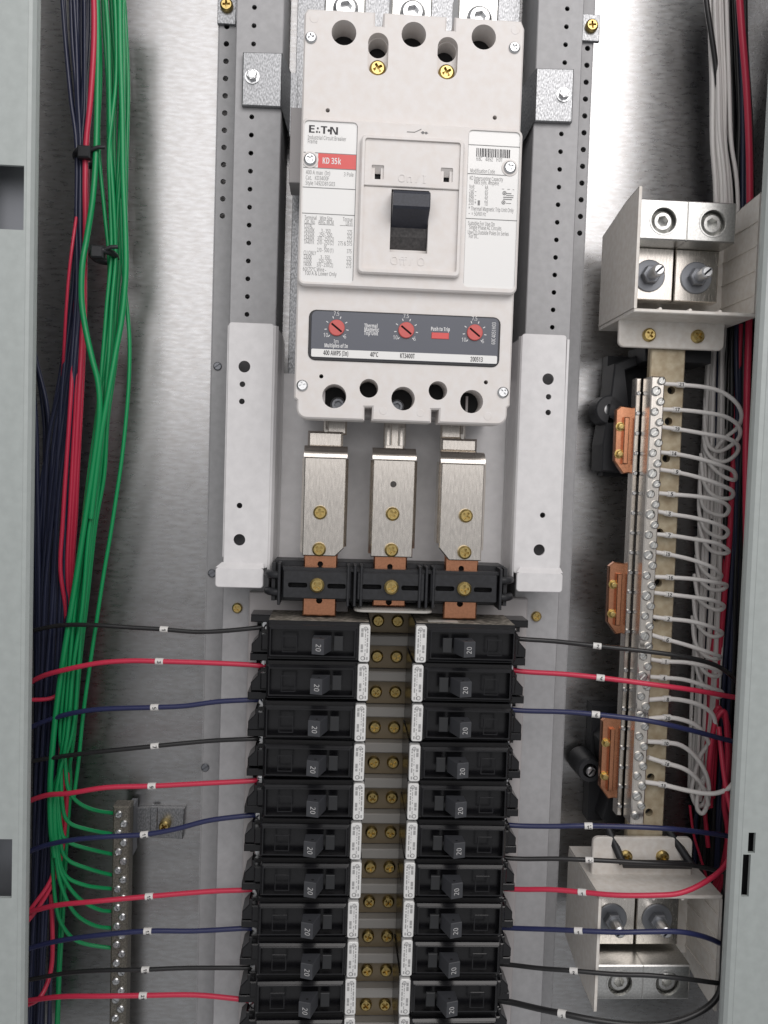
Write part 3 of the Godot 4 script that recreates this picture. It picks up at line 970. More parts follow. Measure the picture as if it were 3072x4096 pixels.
func bus() -> void:
	var where := ["beside the white flange nearest the green wires", "in the middle, with one dark hole", "beside the white flange nearest the neutral bar"]
	var xs := [[-21.6, 5.6], [23.2, 50.8], [68.2, 96.6]]
	var screws := [[-10.6, -27.9, -52.0], [36.8, -27.4, -51.2], [85.2, -27.2, -51.4]]
	var copper := [[-20.6, 1.7], [25.7, 47.9], [73.3, 95.8]]
	for k in 3:
		var x0: float = xs[k][0]
		var x1: float = xs[k][1]
		var t := thing("bus_strap", "tin-plated bus strap with two brass screws, " + where[k], "bus strap", Vector3((x0 + x1) / 2.0, -20, 60), "tin-plated straps below the main breaker")
		var s := Shape.new()
		var o: PackedVector2Array
		if k == 0:
			o = pl([x0, -56.5, x1 - 5.5, -56.5, x1, -51.0, x1, 8.0, x0, 8.0])
		elif k == 1:
			o = pl([x0, -56.0, x1, -56.0, x1, 8.0, x0, 8.0])
		else:
			o = pl([x0, -49.0, x0 + 7.0, -57.0, x1, -57.0, x1, 7.0, x0, 7.0])
		s.plate(o, 85.2, 87.0, 0.6, [circle(36.8, -8.0, 2.1, 16)] if k == 1 else [])
		put(t, "front_plate", s, M["tinned copper"])
		# folded side walls
		s = Shape.new()
		for e in [[x0, -1.0, o[0].y + (2.0 if k < 2 else 3.0)], [x1, 1.0, -50.0]]:
			var xa: float = e[0] - e[1] * 0.1
			s.quad(Vector3(xa, e[2], 86.6), Vector3(xa + e[1] * 1.6, e[2], 84.6), Vector3(xa + e[1] * 1.6, 7.5, 84.6), Vector3(xa, 7.5, 86.6), Vector3(e[1], 0, 1))
			s.quad(Vector3(xa + e[1] * 1.6, e[2], 84.6), Vector3(xa + e[1] * 1.7, e[2], 72), Vector3(xa + e[1] * 1.7, 8.0, 72), Vector3(xa + e[1] * 1.6, 8.0, 84.6), Vector3(e[1], 0, 0.1))
		put(t, "side_wall", s, M["tinned copper"])
		# rounded shoulder at the top
		s = Shape.new()
		var top: float = o[2].y if k != 0 else 8.0
		top = 8.0 if k < 2 else 7.0
		var last := Vector2(top, 87.0)
		for i in 6:
			var a := deg_to_rad(15.0 * (i + 1))
			var now := Vector2(top + 8.0 * sin(a), 77.0 + 10.0 * cos(a))
			var na := Vector3(0, sin(a - deg_to_rad(15)), cos(a - deg_to_rad(15)))
			var nb := Vector3(0, sin(a), cos(a))
			var aa := Vector3(x0 - 0.6, last.x, last.y)
			var bb := Vector3(x1 + 0.6, last.x, last.y)
			var cc := Vector3(x1 + 0.6, now.x, now.y)
			var dd := Vector3(x0 - 0.6, now.x, now.y)
			s.soft(aa, bb, cc, na, na, nb)
			s.soft(aa, cc, dd, na, nb, nb)
			s.tri(Vector3(x1 + 0.6, top, 78), bb, cc, Vector3.RIGHT)
			s.tri(Vector3(x0 - 0.6, top, 78), aa, dd, Vector3.LEFT)
			last = now
		s.quad(Vector3(x0 - 0.6, last.x, last.y), Vector3(x1 + 0.6, last.x, last.y), Vector3(x1 + 0.6, last.x, 62), Vector3(x0 - 0.6, last.x, 62), Vector3.UP)
		put(t, "shoulder", s, M["tinned copper"])
		# tab that rises into the breaker
		s = Shape.new()
		if k == 1:
			s.box(31.0, 14, 62, 44.5, 40, 68, 1.0)
			s.lathe(Vector3(33.5, 30, 66), Vector3.UP, [Vector2(3.4, -12), Vector2(3.2, 0), Vector2(2.6, 8)], 12)
			s.lathe(Vector3(42.5, 30, 66), Vector3.UP, [Vector2(3.4, -12), Vector2(3.2, 0), Vector2(2.6, 8)], 12)
		else:
			var d := 0.0 if k == 0 else 3.0
			s.box(x0 + 1.0, 15, 62, x1 - 2.5, 26 - d * 0.6, 69, 1.6)
			var n0 := x0 + 13.0 if k == 0 else x0 + 1.0
			s.box(n0, 24, 62, n0 + 14.0, 40, 67, 1.2)
			s.lathe(Vector3((n0 if k == 0 else n0 + 15), 27, 66), Vector3.UP, [Vector2(1.4, -6), Vector2(2.2, 0), Vector2(1.6, 8)], 10)
		put(t, "riser", s, M["tinned copper"])
		for i in 2:
			place(t, "screw", screw(4.5, 3.6, "cross", M["yellow zinc"], 0.2 + 0.37 * k + 0.5 * i), Vector3(screws[k][0], screws[k][1 + i], 87))
		# copper bar
		t = thing("copper_bar", "bare copper bus bar below the tin-plated strap " + where[k], "bus bar", Vector3((copper[k][0] + copper[k][1]) / 2.0, -75, 76), "copper bus bars")
		s = Shape.new()
		var mid: float = (copper[k][0] + copper[k][1]) / 2.0
		s.plate(rect(copper[k][0], -89.5 if k == 1 else -97.0, copper[k][1], -45), 77, 82, 0.9, [circle(mid - 0.2, -62.3 - (0.6 if k else 0.0), 1.9, 14), circle(mid - 0.2, -86.6, 2.1, 14)])
		put(t, "bar", s, M["copper"])
		s = Shape.new()
		s.box(mid - 3, -89.3, 76.5, mid + 3, -58, 77.5)
		put(t, "hole_back", s, M["hole black"])
	# black moulded bus support
	var t := thing("bus_insulator", "black ribbed plastic bus support holding three copper bars with brass screws", "insulator", Vector3(37.5, -76, 60))
	var s := Shape.new()
	s.box(-40, -88, 56, 114, -61, 76.5, 0.5)
	s.box(-34, -66.5, 76, 110, -64.0, 88.5, 0.4)
	put(t, "rear_bar", s, M["base nylon"])
	var cxs := [-11.0, 37.4, 85.4]
	for k in 3:
		s = Shape.new()
		var c: float = cxs[k]
		s.plate(rr(c - 22.5, -84.3, c + 22.0, -66.0, 1.0), 85, 91, 0.7, [rr(c - 19.0, -77.0, c - 6.5, -73.8, 1.2), rr(c + 6.5, -77.2, c + 18.5, -74.0, 1.2)])
		put(t, "front_bar", s, M["base nylon"])
		s = Shape.new()
		s.box(c - 20, -80, 83.2, c + 20, -70, 84.2)
		put(t, "slot_back", s, M["hole black"])
		place(t, "screw", screw(4.7, 3.4, "cross", M["yellow zinc"], 0.75 - 0.3 * k), Vector3(c - 0.1, -75.1, 91))
	for x in [-35.8, 9.0, 13.4, 17.6, 56.0, 60.4, 65.0, 109.5]:
		s = Shape.new()
		s.box(x - 0.9, -88.5, 76, x + 0.9, -61.5, 92.5, 0.4)
		put(t, "rib", s, M["base nylon"])
	for k in 2:
		s = Shape.new()
		var dir := -1.0 if k == 0 else 1.0
		var cx := -36.0 if k == 0 else 110.0
		for y in [-69.5, -80.8]:
			var pts := []
			for i in 7:
				var a := deg_to_rad(15.0 * i)
				pts.append(Vector3(cx + dir * 8.0 * sin(a), y, 80.0 + 8.0 * cos(a)))
			s.tube(pts, 2.6, 8)
		s.box(cx + dir * 4.0 - 1.2, -87, 70, cx + dir * 4.0 + 1.2, -62, 84)
		put(t, "end_loop", s, M["base nylon"])
	t = thing("insulating_tongue", "pale grey rounded insulating tongue under the middle copper bar", "insulator", Vector3(39, -90, 70))
	s = Shape.new()
	s.xf = Transform3D(Basis(Vector3(1, 0, 0), Vector3(0, 0, 1), Vector3(0, -1, 0)), Vector3(0, -90.4, 0))
	s.plate(rr(13.5, 60, 65.0, 93.0, 6.0), 0, 1.6, 0.3, [], true)
	put(t, "tongue", s, M["insulator grey"])
	# the stabs between the two breaker rows
	t = thing("branch_bus", "row of brown bus stabs with paired brass screws between the two breaker columns", "bus", Vector3(40, -250, 10))
	s = Shape.new()
	s.box(14, -420, 5, 66, -92, 12)
	put(t, "base", s, M["black nylon"])
	var first := Vector3(32.9, -108.9, 27)
	for i in 13:
		var y := first.y - 26.3 * i
		s = Shape.new()
		s.box(20, y - 9.0, 12, 62, y + 9.0, 26, 0.5)
		var stab := put(t, "stab", s, M["stab brown"])
		for x in [first.x, first.x + 14.2]:
			place(stab, "screw", screw(4.5, 2.6, "cross", M["yellow zinc"], 0.5 * i + x), Vector3(x, y, 26))
		s = Shape.new()
		s.box(18, y - 17.0, 12, 64, y - 9.6, 34, 0.8)
		put(t, "barrier", s, M["insulator grey"])


func branch_breakers() -> void:
	for row in 11:
		for k in 2:
			var sg := -1.0 if k == 0 else 1.0
			# the column runs a touch off plumb, and single breakers sit a little out of line
			var x0: float = (24.3 if k == 0 else 53.2) - 0.21 * row + [0.0, 0.3, -0.6, 0.1, 0.4, -0.2, 0.2, -0.4, 0.3, 0.0, 0.1][(row + 4 * k) % 11]
			var at := Vector3(x0, (-111.2 if k == 0 else -110.9) - 26.3 * row, 55)
			var ordinal: String = ["first", "second", "third", "fourth", "fifth", "sixth", "seventh", "eighth", "ninth", "tenth", "eleventh"][row]
			var beside := "green-wire" if k == 0 else "neutral-bar"
			var t := thing("branch_breaker", "black single-pole 20 amp breaker, %s from the top in the column on the %s side" % [ordinal, beside], "circuit breaker", at, "black 20 amp branch breakers in two columns")
			breaker_parts(t, sg, row)
			t.rotation_degrees = Vector3(rng.randf_range(-0.5, 0.5), rng.randf_range(-0.7, 0.7), rng.randf_range(-0.45, 0.45))
			t.position.z += rng.randf_range(-0.0006, 0.0006)


func breaker_parts(t: Node3D, sg: float, row: int) -> void:
	var keep := org
	org = Vector3.ZERO
	var key := "left" if sg < 0 else "right"
	if not screw_cache.has("breaker " + key):
		screw_cache["breaker " + key] = breaker_meshes(sg)
	for e in screw_cache["breaker " + key]:
		var o := MeshInstance3D.new()
		o.name = e[0]
		o.mesh = e[1]
		t.add_child(o, true)
	place(t, "terminal_screw", screw(3.3, 2.6, "slot", M["bright zinc"], 1.0 + 0.6 * row), Vector3(sg * 69.6, 5.2, 11.0))
	var turn := -PI / 2.0 if sg < 0 else PI / 2.0
	text(t, "20", Vector3(sg * 33.4, -0.6, 55.62), 3.3, M["handle ink"], 1, turn, false, 0.9, Basis(Vector3.UP, sg * 0.32))
	if row == 0:
		# settled dust and a scrap of paper on the top of the uppermost breakers
		var s := Shape.new()
		var x0 := sg * 1.0
		var x1 := sg * 66.0
		s.box(minf(x0, x1), 12.85, -12, maxf(x0, x1), 13.1, 36)
		put(t, "dust_layer", s, M["dust"])
		if sg > 0:
			s = Shape.new()
			s.box(9, 13.1, 26, 29, 13.4, 33)
			put(t, "paper_scrap", s, M["insulator grey"])
	org = keep


func breaker_meshes(sg: float) -> Array:
	var out := []
	var add := func(called: String, s: Shape, m: Material) -> void:
		var mesh := s.mesh(Vector3.ZERO)
		mesh.surface_set_material(0, m)
		out.append([called, mesh])
	var flip := Transform3D(Basis.from_scale(Vector3(sg, 1, 1)), Vector3.ZERO)
	var black: Material = M["black bakelite"]
	var s := Shape.new()
	s.xf = flip
	s.box(0, -12.8, -12, 66.5, 12.8, 37, 0.5)
	add.call("case", s, black)
	s = Shape.new()
	s.xf = flip
	s.plate(rr(7.8, -10.6, 66.2, 10.9, 1.4), 36.8, 43.6, 1.5)
	add.call("raised_face", s, black)
	s = Shape.new()
	s.xf = flip
	# shallow frame on the raised face
	s.plate(rr(9.4, -9.4, 65.0, 9.6, 1.0), 43.5, 44.2, 0.3, [rr(10.4, -8.4, 64.0, 8.6, 0.6)])
	s.plate(rr(47.0, -6.6, 56.8, 4.4, 0.4), 43.5, 44.1, 0.2, [rr(47.7, -5.9, 56.1, 3.7, 0.3)])
	add.call("face_moulding", s, black)
	s = Shape.new()
	s.xf = flip
	s.plate(rr(0.2, -12.1, 7.3, 12.1, 1.4), 36.9, 42.6, 0.4)
	add.call("label", s, M["label film"])
	s = Shape.new()
	s.xf = flip
	rng.seed = 3
	for c in [[1.4, 2.3], [3.0, 3.5], [4.6, 6.1]]:
		var y := -10.6
		while y < 10.4:
			var h := rng.randf_range(0.8, 3.0)
			if rng.randf() < 0.75:
				s.box(c[0], y, 42.6, c[1], minf(y + h, 10.6), 42.7)
			y += h + rng.randf_range(0.4, 1.0)
	s.lathe(Vector3(4.6, -9.6, 42.6), Vector3.BACK, [Vector2(1.5, 0), Vector2(1.5, 0.1), Vector2(0.9, 0.1)], 12)
	s.lathe(Vector3(3.2, 9.8, 42.6), Vector3.BACK, [Vector2(1.3, 0), Vector2(1.3, 0.1), Vector2(0.8, 0.1)], 12)
	add.call("label_print", s, M["faint ink"])
	# terminal end with a stepped ear above and a sloped ear below the wire slot
	s = Shape.new()
	s.xf = flip
	s.plate(pl([66.4, -12.8, 78.6, -12.8, 78.6, -7.2, 74.0, -2.2, 74.0, 1.4, 72.6, 1.4, 72.6, 3.0, 69.0, 3.0, 69.0, 7.8, 79.4, 7.8, 79.4, 12.8, 66.4, 12.8]), -10, 18, 0.5)
	s.box(66.4, 3.0, -10, 76, 7.8, 8)
	s.box(66.4, -9.5, 17.5, 71.5, 1.4, 27.0, 0.8)
	add.call("terminal_end", s, black)
	# handle
	s = Shape.new()
	s.xf = Transform3D(Basis(Vector3(sg, 0, 0), Vector3(0, 0, 1), Vector3(0, 1, 0)), Vector3(0, -5.0, 0))
	s.plate(pl([25.0, 43.4, 29.8, 56.6, 37.4, 54.2, 36.8, 43.4]), 0, 10.0, 0.4, [], true)
	add.call("handle", s, M["breaker handle"])
	s = Shape.new()
	s.xf = flip
	s.box(17.6, -4.6, 43.4, 23.6, 4.8, 45.4, 0.3)
	add.call("position_flag", s, M["breaker flag"])
	s = Shape.new()
	s.xf = Transform3D(Basis(Vector3(sg, 0, 0), Vector3(0, 0, -1), Vector3(0, 1, 0)), Vector3(0, 5.0, 0))
	s.plate(circle(32.0, -52.0, 0.9, 10), 0, 0.12)
	add.call("handle_hole", s, M["hole black"])
	return out


func lug_block(t: Node3D, up: float) -> void:
	# local design in x (190..272) and h: distance from the closed end towards the open end, drawn upwards or downwards
	var y0 := 111.5 if up > 0 else -281.5
	var white: Material = M["white moulding"]
	var x0 := 189.0 if up > 0 else 183.5
	var x1 := 271.5 if up > 0 else 269.0
	var s := Shape.new()
	# walls: polygons in (h, z) extruded along x
	var wall := pl([0.0, 20.0, 0.0, 95.0, 78.0, 95.0, 76.0, 70.0, 66.0, 20.0])
	for x in [x0, x1 - 2.2]:
		s = Shape.new()
		s.xf = Transform3D(Basis(Vector3(0, up, 0), Vector3(0, 0, 1), Vector3(1, 0, 0)), Vector3(x, y0, 0))
		s.plate(wall, 0, 2.2, 0.4, [], true)
		put(t, "side_wall", s, white)
	s = Shape.new()
	s.box(x0 + 0.3, minf(y0, y0 - 2.4 * up), 20, x1 - 0.3, maxf(y0, y0 - 2.4 * up), 95, 0.6)
	put(t, "end_wall", s, white)
	# small ribs along the end wall and the far side wall
	s = Shape.new()
	for i in 3:
		var x := x0 + 18 + 20.0 * i
		s.lathe(Vector3(x, y0 + 0.4 * up, 60), Vector3.BACK, [Vector2(1.1, -10), Vector2(1.1, 34), Vector2(0, 34)], 8)
	for i in 4:
		var y := y0 + up * (12 + 16.0 * i)
		s.box(x1 - 3.0, y - 0.4, 30, x1 - 2.0, y + 0.4, 94)
	put(t, "rib", s, white)
	s = Shape.new()
	s.box(x0 + 1, minf(y0, y0 + up * 66), 40, x1 - 1, maxf(y0, y0 + up * 66), 45)
	put(t, "floor", s, white)
	var lx := [x0 + 4.5, x0 + 36.0]
	for k in 2:
		var x: float = lx[k]
		# drilled lug at the open end
		var ya := y0 + up * (46.0 if up > 0 else 49.0)
		var yb := ya + up * (26.0 if up > 0 else 24.0)
		s = Shape.new()
		var c := Vector3(x + 14.5 + 1.6 * k, (ya + yb) / 2.0 - 0.6, 90)
		s.plate(rect(x - 1.5, minf(ya, yb), x + 30.6 if k == 0 else x + 31.5, maxf(ya, yb)), 80, 90, 0.8, [circle(c.x, c.y, 8.4, 26)])
		s.box(x - 1.5, minf(ya, yb), 45, x + 30.6 if k == 0 else x + 31.5, maxf(ya, yb), 80)
		put(t, "lug", s, M["aluminium"])
		s = Shape.new()
		s.lathe(c, Vector3.BACK, [Vector2(9.6, -0.1), Vector2(9.4, 0.35), Vector2(8.5, 0.35), Vector2(8.4, -0.3)], 26)
		put(t, "ring", s, M["aluminium"])
		place(t, "set_screw", screw(7.4, 8.0, "socket", M["aluminium"], 0.2 + 0.4 * k), c - Vector3(0, 0, 9.6))
		# flat foot with washer, nut and stud
		var yc := y0 + up * 11.0
		var yd := y0 + up * 45.8
		s = Shape.new()
		s.box(x, minf(yc, yd), 60, x + 30.2, maxf(yc, yd), 70, 0.6)
		put(t, "foot", s, M["tinned copper"])
		var b := Vector3(x + 13.5 + 1.0 * k, y0 + up * 27.0, 70)
		s = Shape.new()
		s.lathe(b, Vector3.BACK, [Vector2(10.8, 0.0), Vector2(10.8, 0.9), Vector2(10.3, 1.2), Vector2(0, 1.2)], 26)
		put(t, "washer", s, M["dull zinc"])
		s = Shape.new()
		var hexa := circle(b.x, b.y, 6.4, 6)
		s.plate(hexa, 71, 76.5, 0.6)
		put(t, "nut", s, M["dull zinc"])
		place(t, "stud", screw(3.9, 13.0, "slot", M["bright zinc"], 0.75), Vector3(b.x, b.y, 76.3))
	# tab with two fixing screws, beyond the closed end
	s = Shape.new()
	var ta := y0 + up * 6.0
	var tb := y0 - up * (20.5 if up > 0 else 28.0)
	var tx0 := x0 + (0.8 if up > 0 else 4.0)
	var tx1 := x0 + (75.0 if up > 0 else 76.0)
	if up < 0:
		tb = -252.5
	s.plate(rr(tx0, minf(ta, tb), tx1, maxf(ta, tb), 4.0), 62, 65, 0.6)
	put(t, "tab", s, white)
	for p in ([Vector3(210.5, 99.6, 65), Vector3(244.6, 100, 65)] if up > 0 else [Vector3(211.3, -266.1, 65), Vector3(237.7, -265.9, 65)]):
		place(t, "screw", screw(4.6, 2.8, "cross", M["yellow zinc"], 0.8), p)


func neutral() -> void:
	var t := thing("lug_block", "white plastic lug block with open top, above the neutral bar", "lug block", Vector3(230, 145, 20), "white lug blocks at the ends of the neutral bar")
	lug_block(t, 1.0)
	t = thing("lug_block", "white plastic lug block crossed by dark wires, below the neutral bar", "lug block", Vector3(226, -310, 20), "white lug blocks at the ends of the neutral bar")
	lug_block(t, -1.0)
	# black mouldings that carry the bar
	t = thing("bar_support", "black plastic support with round pale-holed ear, at the neutral bar's upper end", "insulator", Vector3(215, 50, 5), "black neutral bar supports")
	var s := Shape.new()
	s.plate(pl([233.5, 96.4, 215.9, 91, 198.5, 83.9, 196.5, 58.8, 192.2, 25.1, 192.4, 5.5, 209.7, 4.7, 210.1, 25.7, 211.7, 49.3, 206.9, 79.3, 229.7, 89.5]), 6, 32, 1.0, [], true)
	put(t, "frame", s, M["black nylon"])
	s = Shape.new()
	s.box(199, 2, 1, 252, 92, 14, 0.5)
	s.box(214, 84, 14, 262, 96, 50, 0.5)
	put(t, "backing", s, M["black nylon"])
	s = Shape.new()
	var ear := Vector3(196.6, 50.4, 32)
	s.lathe(Vector3(ear.x, ear.y, 14), Vector3.BACK, [Vector2(11.0, 0), Vector2(10.6, 17), Vector2(9.6, 18), Vector2(4.2, 18), Vector2(4.2, 12)], 26)
	put(t, "ear", s, M["black nylon"])
	s = Shape.new()
	s.lathe(Vector3(ear.x, ear.y, 28), Vector3.BACK, [Vector2(4.3, 0), Vector2(0, 0)], 16)
	put(t, "ear_pin", s, M["bright zinc"])
	t = thing("bar_support", "black plastic support with bolted round ear, at the neutral bar's lower end", "insulator", Vector3(210, -220, 5), "black neutral bar supports")
	s = Shape.new()
	s.plate(pl([211.1, -177, 200, -193.8, 202.1, -209.5, 209.1, -225.1, 207.6, -239.2, 204.1, -253.2, 215.1, -263.7, 222.6, -260.1, 218.8, -176.8]), 6, 32, 1.0, [], true)
	put(t, "frame", s, M["black nylon"])
	s = Shape.new()
	s.box(199, -262, 1, 254, -172, 14, 0.5)
	put(t, "backing", s, M["black nylon"])
	ear = Vector3(193.3, -216.2, 32)
	s = Shape.new()
	s.lathe(Vector3(ear.x, ear.y, 6), Vector3.BACK, [Vector2(9.6, 0), Vector2(9.2, 24), Vector2(8.4, 27), Vector2(5.4, 27), Vector2(5.2, 20), Vector2(0, 20)], 26)
	put(t, "ear", s, M["black nylon"])
	place(t, "ear_bolt", screw(3.6, 12.0, "slot", M["bright zinc"], 0.9), Vector3(ear.x, ear.y, 24))
	s = Shape.new()
	for b in [[Vector3(199.7, -248.3, 60), Vector3(208, -269.1, 70)], [Vector3(208, -269.1, 70), Vector3(257.2, -269.5, 70)], [Vector3(257.2, -269.5, 70), Vector3(242.8, -247.9, 60)]]:
		s.tube([b[0], b[1]], 2.9, 4)
	put(t, "loop", s, M["black nylon"])
	# the bar itself
	t = thing("neutral_bar", "long brass-coloured neutral bar with a tinned strip of slotted screws", "terminal bar", Vector3(222, -80, 55))
	var holes := []
	for p in [Vector3(229.2, 63.1, 60), Vector3(228.3, 41.5, 60), Vector3(227.9, 15.7, 60), Vector3(225.8, -36.2, 60), Vector3(226.5, -71.8, 60), Vector3(226.7, -97.1, 60), Vector3(227, -186.4, 60), Vector3(227.8, -210.8, 60), Vector3(227.7, -236.3, 60)]:
		holes.append(circle(p.x + 1.0, p.y, 2.8, 14))
	s = Shape.new()
	s.plate(pl([214.6, 92, 239.2, 92, 239.6, -258, 213.6, -258]), 54, 60, 0.8, holes)
	put(t, "bar", s, M["bar brass"])
	s = Shape.new()
	s.box(228, -250, 52.5, 239, 80, 53.8)
	put(t, "hole_back", s, M["hole black"])
	s = Shape.new()
	s.box(210.2, -239, 60.2, 219.6, 70.5, 75, 0.8)
	put(t, "terminal_strip", s, M["tinned copper"])
	s = Shape.new()
	s.box(206.4, -240, 48, 209.9, 71, 57, 0.5)
	put(t, "rear_strip", s, M["tinned copper"])
	for i in 44:
		var y := 67.5 - 6.98 * i
		var big := i % 4 == 1
		var x := 217.0 if i % 2 == 0 else (213.6 if big else 213.2)
		place(t, "screw", screw(3.4 if big else 2.8, 1.7, "slot", M["aluminium"], rng.randf_range(0.5, 1.2)), Vector3(x, y, 75))
		if i % 2 == 1:
			place(t, "rear_screw", screw(1.5, 1.5, "slot", M["bright zinc"], rng.randf_range(0, 3)), Vector3(208.1, y, 57))
	for c in [[52.0, 6.0], [-59.0, -109.0], [-171.0, -229.0]]:
		s = Shape.new()
		var ya: float = c[0]
		var yb: float = c[1]
		s.plate(pl([195.4, ya - 3, 199.0, ya, 212.0, ya - 1.5, 212.0, yb, 202.5, yb - 2, 195.6, yb + 7]), 45, 49.5, 0.7)
		s.plate(pl([200.5, ya - 8, 204.2, ya - 8, 204.2, yb + 5, 200.5, yb + 5]), 49, 53, 0.6)
		var link := put(t, "copper_link", s, M["copper"])
		for y in [lerpf(ya, yb, 0.32), lerpf(ya, yb, 0.74)]:
			place(link, "link_screw", screw(2.6, 3.2, "hex", M["yellow zinc"], 0.3), Vector3(198.6, y, 49.5))


func ground_bar() -> void:
	var t := thing("ground_bar", "grey ground terminal bar with a column of screws taking the green wires", "terminal bar", Vector3(-148, -330, 10))
	var s := Shape.new()
	s.box(-155.0, -470, 18, -143.0, -248, 30, 1.0)
	put(t, "bar", s, M["aged bar"])
	for i in 26:
		place(t, "screw", screw(2.7, 1.8, "slot", M["bright zinc"], rng.randf_range(0, 3)), Vector3(-150.6 if i % 2 == 0 else -146.8, -253.5 - 6.9 * i, 30))
	s = Shape.new()
	s.box(-147, -290, 4, -143, -252, 19)
	put(t, "standoff", s, M["dull zinc"])
	s = Shape.new()
	s.plate(pl([-144.6, -258.9, -108, -259.2, -108.9, -282.8, -144.8, -281]), 0.3, 5.0, 0.5)
	put(t, "mounting_plate", s, M["galvanised bracket"])
	s = Shape.new()
	s.box(-133, -276, 4.8, -128, -258, 6.5, 0.4)
	put(t, "plate_rib", s, M["galvanised bracket"])
	place(t, "mounting_screw", screw(4.2, 7.0, "cross", M["yellow zinc"], 0.6), Vector3(-121.8, -270.8, 5))


func wire(called: String, label: String, group: String, path: Array, r: float, m: Material, number := "", mark := Vector3.INF, turn := 0.0) -> Node3D:
	# hand-bent wire is never quite even
	for i in range(4, path.size() - 3, 3):
		path[i] += rng.randf_range(-0.45, 0.45)
	var pts := curve(path)
	var mid: Vector3 = pts[pts.size() / 2]
	var t := thing(called, label, "wire", mid, group)
	var s := Shape.new()
	s.tube(pts, r, 10)
	put(t, "insulation", s, m)
	if mark != Vector3.INF:
		var best := 1
		for i in range(1, pts.size() - 1):
			if (pts[i] - mark).length() < (pts[best] - mark).length():
				best = i
		var a: Vector3 = pts[best]
		var d: Vector3 = (pts[best + 1] - pts[best - 1]).normalized()
		s = Shape.new()
		s.tube([a - d * 2.7, a - d * 2.4, a + d * 2.4, a + d * 2.7], r + 0.55, 12)
		var sleeve := put(t, "marker", s, M["marker sleeve"])
		if number:
			var flat := Vector2(d.x, d.y).normalized()
			var angle := atan2(flat.y, flat.x)
			if d.x < 0:
				angle += PI
			text(sleeve, number, a + Vector3(0, 0, r + 0.6), 2.6 if number.length() == 1 else 2.2, M["ink"], 1, angle + turn, true)
	return t


# a wire that runs down a bundle: stations are the bundle's centre line, u and w the wire's own place across and into it
func strand(stations: Array, half: Array, u: float, w: float, jitter: float, twist := 0.0) -> Array:
	var out := []
	for i in half.size():
		var across := u * cos(twist * i) + w / 9.0 * sin(twist * i)
		out.append(stations[3 * i] + clampf(across, -1.15, 1.15) * half[i] + rng.randf_range(-jitter, jitter))
		out.append(stations[3 * i + 1] + rng.randf_range(-4, 4))
		out.append(maxf(stations[3 * i + 2] + w + rng.randf_range(-jitter, jitter), 3.0))
	return out


